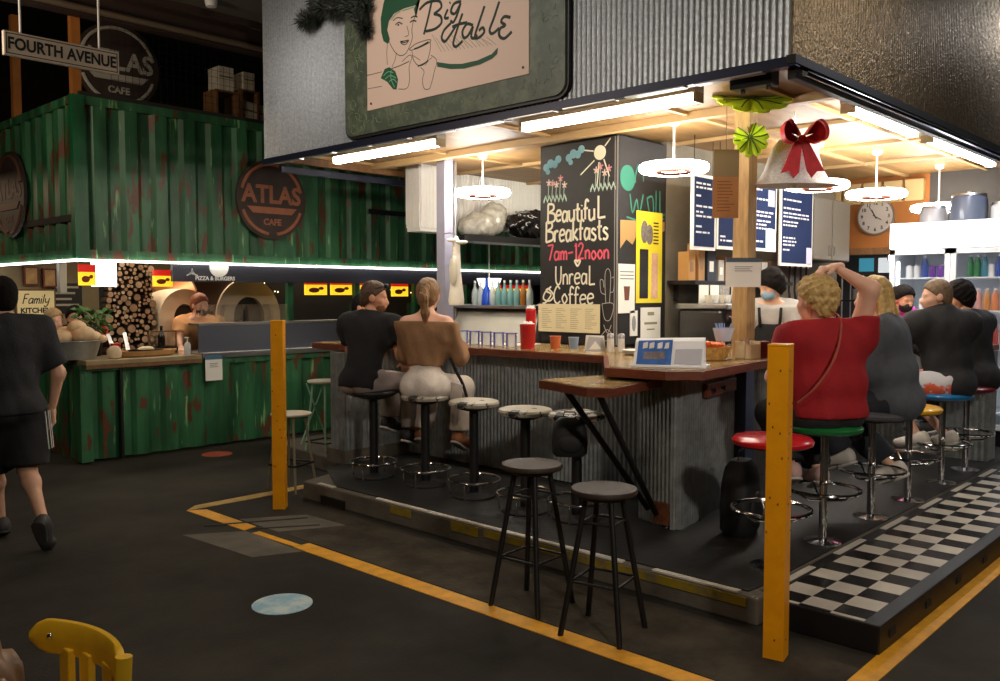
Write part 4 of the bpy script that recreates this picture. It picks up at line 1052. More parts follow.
# ------------------------------------------------------------------ lamps under the canopy
def batten(p0, p1, label, mt):
    d = Vector(p1)-Vector(p0); L_ = d.length; rz = math.degrees(math.atan2(d.y, d.x))
    o = thing('batten_light', label, 'light', p0, rz, 'fluorescent battens under the canopy')
    MB().box(0, -.055, .04, L_, .055, .124).build('housing', M_white, o, smooth=False, bevel=.006)
    for s_ in (0, L_-.02): MB().box(s_, -.05, -.02, s_+.02, .05, .045).build('end_cap', mat('beige_plastic', rgb(200,180,140), .5), o, smooth=False)
    t = MB(); t.tube([(.02, 0, .012), (L_-.02, 0, .012)], .032, 12); t.build('tube', mt, o)
batten((4.98, 6.85, 2.86), (4.98, 5.38, 2.86), 'glowing fluorescent batten under the canopy, nearer the far end', M_tube)
batten((4.98, 4.46, 2.86), (4.98, 2.95, 2.86), 'glowing fluorescent batten under the canopy, nearest the corner', M_tube)
batten((6.05, 2.43, 2.88), (7.37, 2.43, 2.88), 'warm batten light along the right-hand canopy', M_tube)
batten((7.70, 2.43, 2.88), (9.60, 2.43, 2.88), 'bluish batten light along the right-hand canopy', M_tubec)
batten((7.2, 5.9, 2.86), (8.6, 5.9, 2.86), 'batten light over the back of the kiosk, behind the chalkboard', M_tube)
def pendant(loc, label, drop=.34, R=.24):
    o = thing('pendant_lamp', label, 'lamp', loc, 0, 'round pendant lamps in the kiosk')
    z = -drop
    MB().lathe([(0, 0), (.05, 0), (.045, -.03), (.02, -.045), (0, -.045)][::-1], n=20).build('ceiling_rose', M_white, o)
    MB().cyl((0, 0, -.04), (0, 0, z), .008, n=10).build('rod', M_white, o)
    MB().lathe([(0, .02), (.05, .02), (.06, 0), (R*.62, -.012), (R*.62, -.022), (0, -.022)][::-1], (0, 0, z), 28).build('fitting', M_white, o)
    MB().torus((0, 0, z-.015), R, .036, 40, 12).build('ring_tube', M_ring, o)
    MB().torus((0, 0, z-.045), R*.55, .012, 30, 8).build('lower_trim', M_redwood, o)
pendant((6.17, 6.07, 2.985), 'round glowing pendant left of the chalkboard', .36)
pendant((6.0, 3.78, 2.985), 'round glowing pendant right of the chalkboard', .36)
pendant((7.8, 3.39, 2.985), 'round glowing pendant behind the bell decoration', .37)
pendant((8.6, 3.16, 2.985), 'round glowing pendant in front of the wall clock', .40)
pendant((10.0, 3.02, 2.985), 'round glowing pendant above the drinks fridge', .44)
# black transformer box and hook at the canopy corner
o = thing('junction_box', 'black box hanging under the canopy corner', 'box', (4.70, 2.42, 2.80))
MB().box(-.05, -.12, 0, .05, .14, .09).build('housing', M_black, o, smooth=False, bevel=.006)
for y in (-.08, .08): MB().cyl((0, y, 0), (0, y, -.02), .014, n=10).build('gland', M_black, o)
o = thing('ceiling_hook', 'black hook under the canopy near its corner', 'hook', (4.9, 2.3, 2.93))
MB().tube(catmull([(0, 0, .055), (0, 0, 0), (.01, 0, -.04), (.035, 0, -.05), (.04, 0, -.02)], 5), .006, 8).build('hook', M_black, o)

# green paper leaves, bell, hanging sheet on the post
M_lime = mat('lime_paper', rgb(206,240,40), .55)
def monstera(label, M, w, h):
    o = thing('paper_leaf', label, 'decoration', M.translation, 0, 'lime paper leaves on the post'); Q = M.copy(); Q.translation = (0, 0, 0)
    n = 44; top_ = []
    for i in range(n):
        a = 2*math.pi*i/n; k = 1.0 if i % 4 else .80
        top_.append((w*k*math.cos(a)*(1-.12*math.sin(a)), h*k*math.sin(a), .03*math.cos(2*a)))
    vs = [(0, 0, .015)]+top_+[(0, 0, .007)]+[(x, y, z-.008) for x, y, z in top_]
    fs = [(0, 1+i, 1+(i+1) % n) for i in range(n)]+[(n+1, n+2+(i+1) % n, n+2+i) for i in range(n)]+[(1+i, n+2+i, n+2+(i+1) % n, 1+(i+1) % n) for i in range(n)]
    t = MB(); t.M = Q; t.add(vs, fs); t.build('leaf', M_lime, o, smooth=False)
    t = MB(); t.M = Q
    for i in range(2, n, 4):
        a = 2*math.pi*i/n; t.tube([(0, 0, .017), (w*.55*math.cos(a), h*.55*math.sin(a), .019), (w*.95*math.cos(a), h*.95*math.sin(a), .018+.03*math.cos(2*a))], .0045, 5)
    t.build('veins', mat('leaf_vein', rgb(70,90,20), .6), o)
monstera('large flat lime green paper leaf at the top of the timber post', FR((5.62, 2.93, 2.95), (.69, -.72, 0), (.45, .45, .30)), .27, .20)
monstera('smaller lime green paper leaf lower on the timber post', FR((5.66, 2.95, 2.70), (.55, -.75, .3), (.3, .2, 1)), .12, .13)
o = thing('bell_decoration', 'silver mesh bell with a large red bow hanging from the canopy', 'decoration', (5.99, 2.78, 2.385), -46.6)
t = MB(); t.M = SCL(1, .55, 1)
t.lathe([(.325, 0), (.29, .012), (.245, .05), (.21, .11), (.185, .19), (.155, .27), (.11, .325), (.05, .345), (0, .35)][::1], n=44)
t.build('bell', mat('silver_glitter', rgb(196,194,200), .5, metal=.2, var=.25, scale=90, bump=.5, bscale=140), o)
B_ = MB()
def ribbon_poly(pts, y0, y1): 
    B_.M = FR((0, -.14, 0), (1, 0, 0), (0, 0, 1)); B_.prism(pts, y0, y1); B_.M = Matrix.Identity(4)
ribbon_poly([(-.05, .31), (.005, .30), (-.015, .06), (-.06, .015), (-.095, .07), (-.165, .055)], .0, .012)
ribbon_poly([(-.005, .30), (.05, .31), (.195, .07), (.135, .07), (.09, .02), (.05, .075)], .0, .012)
for s_ in (-1, 1):
    pts = [(s_*.02, .32, 0), (s_*.09, .275, .05), (s_*.17, .30, .06), (s_*.18, .39, .05), (s_*.125, .455, .03), (s_*.07, .41, .01), (s_*.02, .34, 0)]
    c = catmull([(p[0], -.15-p[2], p[1]) for p in pts], 4)
    vs = [tuple(p+Vector((0, dy, 0))) for p in c for dy in (-.05, .04)]
    B_.add(vs, [(2*i, 2*i+1, 2*i+3, 2*i+2) for i in range(len(c)-1)])
    vs = [(p.x*.96, p.y+.002, (p.z-.35)*.94+.35) for p in c]
    B_.add(vs+[(s_*.09, -.17, .355)], [(i, i+1, len(vs)) for i in range(len(vs)-1)])
B_.ell((0, -.165, .315), (.035, .03, .03), 14, 10)
bw = B_.build('bow', mat('bow_red', rgb(206,18,34), .5, var=.15, scale=20), o); bw.scale = (.84, 1, .90); bw.location = (0, 0, .022)
t = MB(); t.cyl((0, 0, .345), (0, 0, .53), .003, n=6); t.ell((0, 0, .01), (.03, .03, .03)); t.build('cord_and_clapper', M_steel, o)
# hanging cardboard sheet
Mh = FR((5.42, 3.0, 2.32), (.69, -.72, 0), (0, 0, 1))
o = thing('hanging_sheet', 'brown card sheet with writing hanging left of the timber post', 'sign', Mh.translation); Q = Mh.copy(); Q.translation = (0, 0, 0)
t = MB(); t.M = Q; t.box(-.088, -.185, -.003, .088, .095, .003); t.build('sheet', mat('kraft_card', rgb(160,104,52), .7, var=.1, scale=6), o, smooth=False)
t = MB(); t.M = Q; t.box(-.088, .095, -.005, .088, .28, .001); t.cyl((0, .28, 0), (0, .62, 0), .003, n=6); t.build('board', mat('brown_board', rgb(120,98,60), .6), o, smooth=False)
t = MB(); t.M = Q; rl = random.Random(3)
for i in range(10): x1 = rl.uniform(.02, .065); t.box(-.06, .06-i*.022, .003, x1, .066-i*.022, .0038)
t.build('writing', mat('brown_ink', rgb(110,62,26), .7), o, smooth=False)
notice('check_in_notice', FR((5.60, 2.955, 1.766), (.69, -.72, 0), (0, 0, 1)), .245, .205, 'white check-in notice with dark header on the timber post', mat('slate_band', rgb(70,84,96), .6))

# ------------------------------------------------------------------ chalkboard column
st(MB().box(6.065, 4.375, .14, 6.76, 5.20, 2.955), 'pillar_core', M_black, smooth=False)
o = thing('chalkboard', 'tall chalkboard reading Beautiful Breakfasts 7am-12noon Unreal Coffee', 'chalkboard', (6.05, 4.775, 1.18))
F = FR((0, 0, 0), (0, -1, 0), (0, 0, 1)); W = .43       # half width
t = MB(); t.M = F; t.box(-W, 0, -.01, W, 1.765, .01); t.build('board', M_chalk, o, smooth=False)
t = MB(); t.M = F; t.box(W-.035, 0, .01, W-.028, 1.765, .013); t.box(W-.012, 0, -.01, W, 1.765, .014); t.build('edge_line', mat('worn_edge', rgb(150,146,140), .6), o, smooth=False)
FZ = F @ T(0, 0, .011)
def chalk(items, m, name, w):
    t = MB()
    for ss in items: t.strokes(ss, FZ, w, .3, 4)
    return t.build(name, m, o)
def centred(txt, y, h, sx, x0=-.40, x1=.34, jit=.04):
    ww = word_w(txt, h, sx); k = (x1-x0)/ww; return word(txt, x0, y, h, sx*k, 0, jit, random.Random(len(txt)))[0]
# zoomed pixel rows: board spans z 1.18..2.945
chalk([centred('Beautifu', 1.075, .17, 1, -.34, .20)+word('L', .22, 1.085, .19, 1.0)[0], centred('Breakfasts', .90, .18, 1, -.36, .34)], M_chw, 'chalk_lettering_cream', .021)
chalk([centred('7am-12noon', .735, .14, 1, -.34, .35)], M_chp, 'chalk_lettering_pink', .017)
chalk([centred('Unrea', .515, .165, 1, -.25, .12)+word('L', .13, .515, .165, .9)[0], centred('Coffee', .345, .155, 1, -.27, .19), [[(-.30,.50),(-.37,.45),(-.39,.39),(-.32,.37),(-.27,.42),(-.33,.48),(-.36,.46),(-.30,.43),(-.36,.36),(-.40,.35)]]], M_chw, 'chalk_lettering_white', .016)
sun = [[(.26+.06*math.cos(a), 1.63+.06*math.sin(a)) for a in np.linspace(0, 6.28, 13)]]
t = MB(); t.M = FZ; t.cyl((.24, 1.64, 0), (.24, 1.64, .004), .062, n=24)
t.M = Matrix.Identity(4)
t.strokes([[(.17, 1.66), (.06, 1.68)], [(.18, 1.58), (.03, 1.47)], [(.23, 1.56), (.21, 1.37)], [(.28, 1.58), (.34, 1.43)], [(.29, 1.69), (.35, 1.75)]], FZ, .012)
t.build('chalk_sun', M_chw, o); t = MB()
t.strokes([[(-.02,.705),(-.03,.725),(-.01,.73),(.0,.715),(.01,.73),(.03,.725),(.02,.70),(.0,.68),(-.02,.705)]], FZ, .018)
t.build('chalk_heart', M_chw, o)
t = MB()
for cx, cy in ((-.28, 1.60), (-.02, 1.66)):
    t = MB()
    for dx, dy, r in ((-.08,-.03,.035),(-.03,.0,.04),(.02,-.01,.035),(.06,.03,.035),(-.06,-.07,.025)):
        t.M = FZ; t.cyl((cx+dx, cy+dy, 0), (cx+dx, cy+dy, .003), r, n=14)
    t.build('chalk_cloud', M_chb, o)
t = MB(); t2 = MB(); t3 = MB(); rl = random.Random(9)
for cx, cy, nn in ((-.26, 1.30, 5), (.27, 1.36, 4)):
    for k in range(nn):
        x = cx-.08+k*.045; h = rl.uniform(.10, .17); t3.strokes([[(x, cy), (x+.01, cy+h)]], FZ, .006)
        for q in range(5):
            a = q*1.256+.3; (t if k % 2 else t2).strokes([[(x+.01, cy+h), (x+.01+.03*math.cos(a), cy+h+.03*math.sin(a))]], FZ, .012)
    g = [(cx-.13+.022*i, cy-.03+(.05 if i % 2 else 0)) for i in range(13)]
    t3.strokes([g, [(p[0], p[1]-.015) for p in g]], FZ, .012, smooth=1)
t.build('chalk_flowers_pink', mat('chalk_flower', rgb(226,150,160), .8), o); t2.build('chalk_flowers_pale', mat('chalk_flower_pale', rgb(236,206,196), .8), o); t3.build('chalk_grass', mat('chalk_grass', rgb(196,222,206), .8), o)
t = MB()
t.strokes([[(.27,.16),(.30,.03),(.36,.03),(.39,.16),(.27,.16)], [(.31,.17),(.30,.40),(.33,.46),(.36,.40),(.35,.17)], [(.31,.24),(.26,.26),(.25,.36),(.28,.36),(.29,.30)], [(.355,.26),(.39,.27),(.395,.38),(.37,.38)], [(.29,-.02),(.33,-.09),(.37,-.02)], [(.26,-.12),(.33,-.06),(.39,-.13),(.30,-.16)]], FZ @ T(0, .19, 0), .006)
t.build('chalk_cactus', mat('chalk_thin', rgb(190,188,182), .8), o)
o2 = thing('pinned_menu', 'cream menu sheet pinned to the bottom of the chalkboard', 'menu', (6.02, 4.855, 1.40))
t = MB(); t.M = F; t.box(-.35, -.125, 0, .345, .125, .004); t.build('sheet', M_cream, o2, smooth=False)
t = MB(); t.M = F; rl = random.Random(1)
for c in range(4):
    for i in range(11):
        t.box(-.31+c*.165, .08-i*.017, .004, -.31+c*.165+rl.uniform(.06, .13), .084-i*.017, .0046)
t.build('print', mat('menu_print', rgb(150,146,110), .7), o2, smooth=False)

# right face of the column: posters
FY = FR((0, 0, 0), (1, 0, 0), (0, 0, 1))
o = thing('side_panel', 'black side face of the column with green painted lettering', 'panel', (6.41, 4.355, 1.18))
t = MB(); t.M = FY; t.box(-.36, 0, -.005, .36, 1.76, .012); t.build('board', M_chalk, o, smooth=False)
t = MB(); t.M = FY @ T(0, 0, .013)
t.cyl((-.24, 1.42, 0), (-.24, 1.42, .003), .11, n=22); t.M = Matrix.Identity(4)
t.strokes([[(-.08,1.5),(-.12,1.40),(-.12,1.34)], [(.0,1.52),(.0,1.36)], [(0,1.52),(.08,1.48),(.0,1.44)], [(-.2,1.24),(-.16,1.08),(-.1,1.2),(-.06,1.08),(0,1.25)], [(.06,1.22),(.1,1.1),(.16,1.12),(.14,1.24),(.06,1.22)], [(.2,1.3),(.2,1.08)], [(.26,1.3),(.27,1.1),(.34,1.1)], [(-.25,1.04),(.1,1.0),(.32,1.06)]], FY @ T(0, .05, .013), .018)
t.build('painted_lettering', M_chg, o)
t = MB(); t.M = FY @ T(0, 0, .0125); t.prism([(-.34,1.06),(-.34,.82),(-.25,.9),(-.16,.86),(-.08,.96),(.1,.94),(.34,1.0),(.34,1.08)], 0, .002); t.build('torn_paper', mat('torn_kraft', rgb(176,138,84), .8), o, smooth=False)
def poster(name, label, x, z, w, h, m, cat='poster', extra=None):
    o = thing(name, label, cat, (x, 4.338, z)); t = MB(); t.M = FY; t.box(-w/2, -h/2, 0, w/2, h/2, .005); t.build('sheet', m, o, smooth=False)
    if extra: extra(o)
    return o
def yel(o):
    t = MB(); t.M = FY; t.box(-.15, -.36, .005, -.02, .07, .007); t.build('dark_panel', M_black, o, smooth=False)
    t = MB(); t.M = FY; t.box(.03, -.36, .005, .13, .04, .008); t.build('pink_strip', mat('pink_strip', rgb(222,176,146), .7, var=.1, scale=20), o, smooth=False)
    t = MB(); t.M = FY; t.ell((-.08, .22, .005), (.055, .10, .003)); t.ell((.0, .20, .005), (.055, .09, .003)); t.build('picture', mat('grey_picture', rgb(120,112,104), .7, var=.4, scale=30), o)
    t = MB(); t.M = FY
    for i in range(7): t.box(.06, .30-i*.03, .005, .14, .312-i*.03, .0065)
    t.build('print', M_black, o, smooth=False)
poster('poster', 'tall yellow poster with grey picture on the column side', 6.50, 1.935, .40, .80, mat('poster_yellow', rgb(240,220,52), .6), extra=yel)
def cup_(o):
    t = MB(); t.M = FY; t.prism([(-.03,-.10),(.03,-.10),(.045,.02),(-.045,.02)], .004, .007); t.build('cup_picture', mat('cup_brown', rgb(110,64,40), .6), o, smooth=False)
    t = MB(); t.M = FY
    for i in range(3): t.box(-.1, .14-i*.03, .004, .1, .148-i*.03, .006)
    t.build('print', mat('grey_print', rgb(110,110,116), .7), o, smooth=False)
poster('poster', 'white poster with a brown cup left of the yellow poster', 6.16, 1.66, .24, .42, M_paper, extra=cup_)
def ntc(o):
    t = MB(); t.M = FY
    for y, w_, h_ in ((.08, .05, .03), (.0, .10, .02), (-.05, .06, .012)): t.box(-w_, y, .004, w_, y+h_, .006)
    t.build('print', mat('olive_print', rgb(150,146,110), .7), o, smooth=False)
poster('notice', 'white framed notice below the yellow poster', 6.53, 1.345, .31, .30, M_paper, 'notice', ntc)
def ovl(o):
    t = MB(); t.M = FY; t.ell((0, 0, .005), (.03, .07, .002)); t.build('oval', mat('grey_oval', rgb(150,150,150), .5), o)
poster('notice', 'narrow card with a grey oval beside the framed notice', 6.27, 1.36, .11, .22, M_paper, 'notice', ovl)
# ------------------------------------------------------------------ things on the bar
ZT = 1.173
M_red = mat('red_plastic', rgb(190,24,32), .3, coat=.2)
def tumbler(loc, label, h, r):
    o = thing('sauce_dispenser', label, 'dispenser', loc)
    MB().lathe([(r*.86, 0), (r*.9, .005), (r, h*.85), (r*1.02, h*.86), (r*1.02, h*.92), (r*.9, h*.95), (0, h*.95)], n=26).build('body', M_red, o)
    t = MB(); t.lathe([(r*.95, h*.95), (r*1.0, h*.97), (r*.6, h), (0, h)], n=22); 
    for k in range(5):
        a = k*1.256; t.ell((r*.5*math.cos(a), r*.5*math.sin(a), h), .012, 8, 6)
    t.build('lid', M_white, o)
    return o
tumbler((5.25, 4.66, ZT), 'tall red ribbed dispenser at the front of the bar', .21, .062)
tumbler((5.70, 5.02, ZT), 'second red dispenser, half hidden by the chalkboard edge', .33, .045)
def cupx(loc, r, h, m, label):
    o = thing('cup', label, 'cup', loc); t = MB().lathe([(r*.8, 0), (r*.82, .004), (r, h), (r*.93, h), (r*.75, .008), (0, .008)], n=22); t.build('body', m, o)
    MB().torus((0, 0, h), r*.97, .004, 24, 6).build('rim', m, o)
cupx((5.41, 4.50, ZT), .045, .10, mat('orange_cup', rgb(196,104,60), .4), 'orange cup on the bar next to the red dispenser')
cupx((5.52, 4.40, ZT), .042, .09, mat('blue_cup', rgb(130,150,172), .4), 'pale blue-grey cup on the bar beside the orange cup')
o = thing('napkin_holder', 'triangular white napkin holder on the bar', 'napkin holder', (5.45, 4.13, ZT), -46)
t = MB(); t.prism([(-.085, -.03), (.085, -.03), (.085, .03), (-.085, .03)], 0, .008); t.M = FR((0, -.012, 0), (1, 0, 0), (0, 0, 1)); t.prism([(-.075, .008), (.075, .008), (.06, .10), (-.05, .11)], 0, .006); t.prism([(-.075, .008), (.075, .008), (.06, .10), (-.05, .11)], -.036, -.03); t.build('holder', M_steel, o, smooth=False)
t = MB(); t.M = FR((0, .014, 0), (1, 0, 0), (0, 0, 1)); t.prism([(-.08, .01), (.08, .01), (.07, .115), (-.07, .12)], -.0, .018); t.M = FR((0, -.0185, 0), (1, 0, 0), (0, 0, 1)); t.prism([(-.05, .01), (.05, .01), (.0, .075)], 0, .002); t.build('napkins', M_paper, o, smooth=False)
for i, (x, y) in enumerate(((5.38, 3.93), (5.42, 3.86))):
    o = thing('shaker', ('white shaker beside the napkin holder', 'white shaker nearest the white plates')[i], 'shaker', (x, y, ZT), 0, 'shakers on the bar')
    MB().lathe([(.026, 0), (.028, .004), (.026, .10), (.027, .105), (0, .105)], n=18).build('body', M_whitep, o)
    MB().lathe([(.027, .105), (.028, .13), (.02, .142), (0, .144)], n=18).build('cap', M_steel, o)
o = None
for i in range(3):
    o = MB().lathe([(.06, .0), (.065, .003), (.12, .014), (.122, .018), (.06, .007), (0, .006)], n=30).build('plate', M_white, loc=(5.3, 3.62, ZT+i*.0085))
    tag(o, ('bottom plate of the small white stack on the bar', 'middle plate of the small white stack on the bar', 'top plate of the small white stack on the bar')[i], 'plate', 'white plates on the bar')
cupx((5.42, 3.4, ZT), .04, .07, M_white, 'white cup behind the newspaper stand')
# tablet / newspaper stand: a tented sheet with blue and white print
o = thing('newspaper', 'folded blue and white newspaper tented on the corner worktop', 'newspaper', (4.62, 2.92, ZT), -66)
t = MB(); prof = [(-.12, 0), (-.115, .014), (-.03, .150), (.0, .168), (.02, .165), (.07, .0)]
def sweep(mb, prof, x0, x1, th=.006, skew=0):
    n = len(prof); vs = [(x0, p[0], p[1]) for p in prof]+[(x1, p[0]+skew, p[1]*1.06) for p in prof]+[(x0, p[0], p[1]-th) for p in prof]+[(x1, p[0]+skew, p[1]*1.06-th) for p in prof]
    fs = []
    for i in range(n-1): fs += [(i, n+i, n+i+1, i+1), (2*n+i, 2*n+i+1, 3*n+i+1, 3*n+i)]
    fs += [tuple(range(n))[::-1], tuple(range(n, 2*n))] if th > .05 else [(i, i+1, 2*n+i+1, 2*n+i) for i in range(n-1)]+[(n+i+1, n+i, 3*n+i, 3*n+i+1) for i in range(n-1)]
    mb.add(vs, fs)
sweep(t, prof, -.21, .21); t.build('sheets', mat('newsprint', rgb(250,250,252), .6), o, smooth=False)
t = MB(); sweep(t, [(-.119, .017), (-.034, .154)], -.19, .02, .003); t.build('blue_photo', mat('news_blue', rgb(60,110,190), .5, var=.25, scale=14), o, smooth=False)
t = MB()
for i, (a, b_) in enumerate(((-.16, -.13), (-.12, -.09), (-.07, -.04), (-.03, .0))): sweep(t, [(-.066, .108), (-.046, .140)], a, b_, .002)
t.build('white_print', M_white, o, smooth=False)
t = MB(); sweep(t, [(-.104, .046), (-.078, .088)], -.15, -.02, .002); t.build('grey_photo', mat('news_grey', rgb(130,120,124), .6, var=.3, scale=30), o, smooth=False)
t = MB(); sweep(t, [(-.117, .0215), (-.065, .106)], .04, .20, .0015); t.build('grey_column', mat('news_column', rgb(196,196,206), .6), o, smooth=False)
t = MB(); t.box(-.22, -.145, 0, .23, .09, .010); t.build('lower_sheets', mat('newsprint', rgb(250,250,252), .6), o, smooth=False)
# basket with orange wrapped treats, cutlery cup on a stick, timber box
o = thing('snack_basket', 'woven basket of orange wrapped snacks beside the newspaper', 'basket', (5.22, 2.98, ZT))
MB().lathe([(.09, 0), (.10, .004), (.13, .085), (.135, .092), (.125, .09), (.095, .012), (0, .012)], n=28).build('basket', mat('wicker', rgb(190,150,84), .7, var=.3, scale=40, bump=.6, bscale=80), o)
t = MB(); rl = random.Random(6)
for k in range(8):
    a = rl.uniform(0, 6.28); t.M = T(.07*math.cos(a)*rl.random(), .07*math.sin(a)*rl.random(), .085+rl.uniform(0, .03)) @ RZ(rl.uniform(0, 180)) @ RY(rl.uniform(-30, 30)); t.ell((0, 0, 0), (.05, .03, .018), 10, 6)
t.M = Matrix.Identity(4); x_ = t.build('wrapped_snacks', mat('orange_wrap', rgb(230,110,46), .4), o); x_['kind'] = 'stuff'
o = thing('straw_holder', 'clear cup of blue and white straws on a pale stand by the timber post', 'straw holder', (5.38, 2.98, ZT))
MB().cyl((0, 0, 0), (0, 0, .13), .012, n=12).build('stem', mat('pale_wood', rgb(226,206,166), .5), o)
MB().lathe([(.05, .12), (.075, .21), (.07, .21), (.046, .126), (0, .126)], n=20).build('cup', mat('clear_plastic', rgb(214,222,232), .1, alpha=.5), o)
t = MB(); rl = random.Random(4)
for k in range(14):
    a = rl.uniform(0, 6.28); t.cyl((.02*math.cos(a), .02*math.sin(a), .13), (.06*math.cos(a), .06*math.sin(a), .24), .004, n=6)
x_ = t.build('straws', mat('straw_blue', rgb(120,150,196), .4), o); x_['kind'] = 'stuff'
o = thing('wooden_caddy', 'open pale timber cutlery box at the corner of the bar', 'box', (5.50, 2.86, ZT), -20)
t = MB()
for a in ((-.07,-.05,0,.07,-.042,.10), (-.07,.042,0,.07,.05,.10), (-.07,-.05,0,-.062,.05,.12), (.062,-.05,0,.07,.05,.12), (-.07,-.05,0,.07,.05,.006)): t.box(*a)
t.build('box', mat('pale_wood', rgb(226,206,166), .5), o, smooth=False)
t = MB()
for k in range(4): t.cyl((-.04+k*.025, .0, .01), (-.045+k*.03, .01, .14), .005, n=6)
t.build('cutlery', M_steel, o)
o = thing('menu_block', 'dark red menu folder standing beside the timber box', 'menu', (5.63, 2.83, ZT), -40)
MB().box(-.05, -.03, 0, .05, .03, .115).build('cover', mat('maroon_cover', rgb(96,18,26), .4), o, smooth=False, bevel=.004)
MB().box(-.046, -.026, .004, .052, .026, .111).build('pages', M_paper, o, smooth=False)
# row of white bottles' rack with blue straps near the woman
for i in range(5):
    o = thing('glass_jar', ('clear jar with blue clip frame, first beside the woman\'s elbow', 'clear jar with blue clip frame, second from the woman\'s elbow', 'clear jar with blue clip frame, middle of the five', 'clear jar with blue clip frame, fourth from the woman\'s elbow', 'clear jar with blue clip frame, nearest the red dispenser')[i], 'jar', (5.42-.02*i, 5.58-i*.165, ZT), 0, 'jars with blue clip frames on the bar')
    MB().lathe([(.045, 0), (.05, .004), (.05, .09), (.046, .1), (.046, .115), (.042, .115), (.042, .008), (0, .008)], n=20).build('jar', mat('jar_glass', rgb(226,230,232), .08, alpha=.35), o)
    t = MB()
    t.box(-.006, -.054, 0, .006, -.050, .12); t.box(-.056, -.006, 0, -.050, .006, .12); t.torus((0, 0, .112), .052, .004, 20, 6); t.build('clip', mat('blue_clip', rgb(50,50,150), .4), o, smooth=False)
o = thing('menu_card', 'white menu card lying on the bar beside the woman in tan', 'card', (5.6, 5.25, ZT), 20)
MB().box(-.15, -.3, 0, .15, .3, .003).build('card', M_paper, o, smooth=False)

# ------------------------------------------------------------------ raised display inside the bar, bottles on it
o = thing('display_counter', 'raised white cold display with curved pale front behind the bar', 'display', (6.25, 6.0, .14))
t = MB(); n = 12; pr = [(.0, .6), (.0, 1.04), (.02, 1.18), (.08, 1.28), (.17, 1.33), (.6, 1.33), (.6, .6)]
vs = [(x, -.55, z) for x, z in pr]+[(x, .95, z) for x, z in pr]; m = len(pr)
t.add(vs, [tuple(range(m)), tuple(range(m, 2*m))[::-1]]+[(i, m+i, m+(i+1) % m, (i+1) % m) for i in range(m)])
t.build('front', mat('pale_display', rgb(226,226,216), .25, var=.06, scale=3), o, angle=30)
MB().box(-.02, -.57, 1.33, .62, .97, 1.36).build('top_slab', M_steel, o, smooth=False, bevel=.004)
MB().box(.02, -.53, 0, .58, .93, .6).build('base', M_dark, o, smooth=False)
zb = 1.50
P_B1 = [(.03, 0), (.034, .005), (.034, .12), (.028, .15), (.012, .19), (.012, .24), (0, .24)]
P_B2 = [(.05, 0), (.055, .006), (.05, .09), (.03, .17), (.016, .2), (.014, .27), (0, .27)]
M_gl = [mat('glass_clear', rgb(206,220,220), .08, alpha=.55), mat('glass_blue', rgb(24,70,190), .1), mat('glass_teal', rgb(120,170,170), .1, alpha=.8), mat('glass_amber', rgb(150,96,40), .1)]
lab = ['clear bottle leftmost on the display counter', 'clear bottle just left of the blue bottle', 'tall cobalt blue bottle on the display counter', 'clear bottle just right of the blue bottle', 'first teal bottle in the row', 'second teal bottle in the row', 'third teal bottle in the row', 'fourth teal bottle in the row', 'amber bottle right of the teal bottles', 'clear bottle rightmost, by the chalkboard']
for i in range(10):
    y = 6.46-i*.085; k = 1 if i == 2 else (2 if 4 <= i <= 7 else (3 if i == 8 else 0))
    bottle('bottle', P_B2 if i == 2 else P_B1, M_gl[k], (6.45, y, zb), lab[i], group='bottles on the display counter', cap=(M_whitep if i != 2 else M_gl[1], .013, .012))
o = MB().prism([(-.09, -.06), (.09, -.06), (.1, .05), (-.08, .06)], 0, .012).build('folded_paper', M_paper, smooth=False, loc=(6.5, 5.52, zb)); tag(o, 'folded white paper at the right end of the display counter', 'paper')
# white cloth goose hanging on the grey post, round white lampshade behind
o = thing('hanging_goose', 'white cloth goose decoration hanging beside the grey post', 'decoration', (5.95, 6.22, 1.62))
t = MB(); t.M = SCL(.75, .75, 1)
t.lathe([(.0, -.12), (.10, -.115), (.105, -.06), (.085, .06), (.065, .2), (.06, .32), (.05, .42), (.052, .47), (.045, .52), (.02, .56), (0, .565)], n=22); t.build('body', mat('goose_cloth', rgb(226,220,206), .8, bump=.4, bscale=20), o)
MB().tube([(0, 0, .55), (.03, .1, .6), (.05, .24, .6)], .005, 6).build('hook', M_steel, o)
t = MB(); t.M = T(-.02, -.03, .50) @ RZ(-40); t.ell((.05, 0, 0), (.06, .03, .02), 12, 8); t.ell((-.05, 0, .02), (.05, .025, .02), 12, 8); t.build('bow', mat('goose_cloth', rgb(226,220,206), .8), o)
t = MB(); t.M = SCL(.75, .75, 1); t.ell((-.09, -.04, .22), (.04, .07, .15), 12, 8); t.build('wing', mat('goose_wing', rgb(206,200,184), .8), o)
o = thing('globe_shade', 'white bowl-shaped shade below the strip light, right of the goose', 'lamp', (7.55, 7.32, 1.80))
MB().lathe([(0, -.14), (.06, -.13), (.12, -.09), (.15, 0), (.14, 0), (0, .0)], n=26).build('shade', mat('shade_glow', (1, 1, 1, 1), .5, emit=1.2), o)
MB().cyl((0, 0, 0), (0, 0, 1.185), .006, n=8).build('cord', M_white, o)
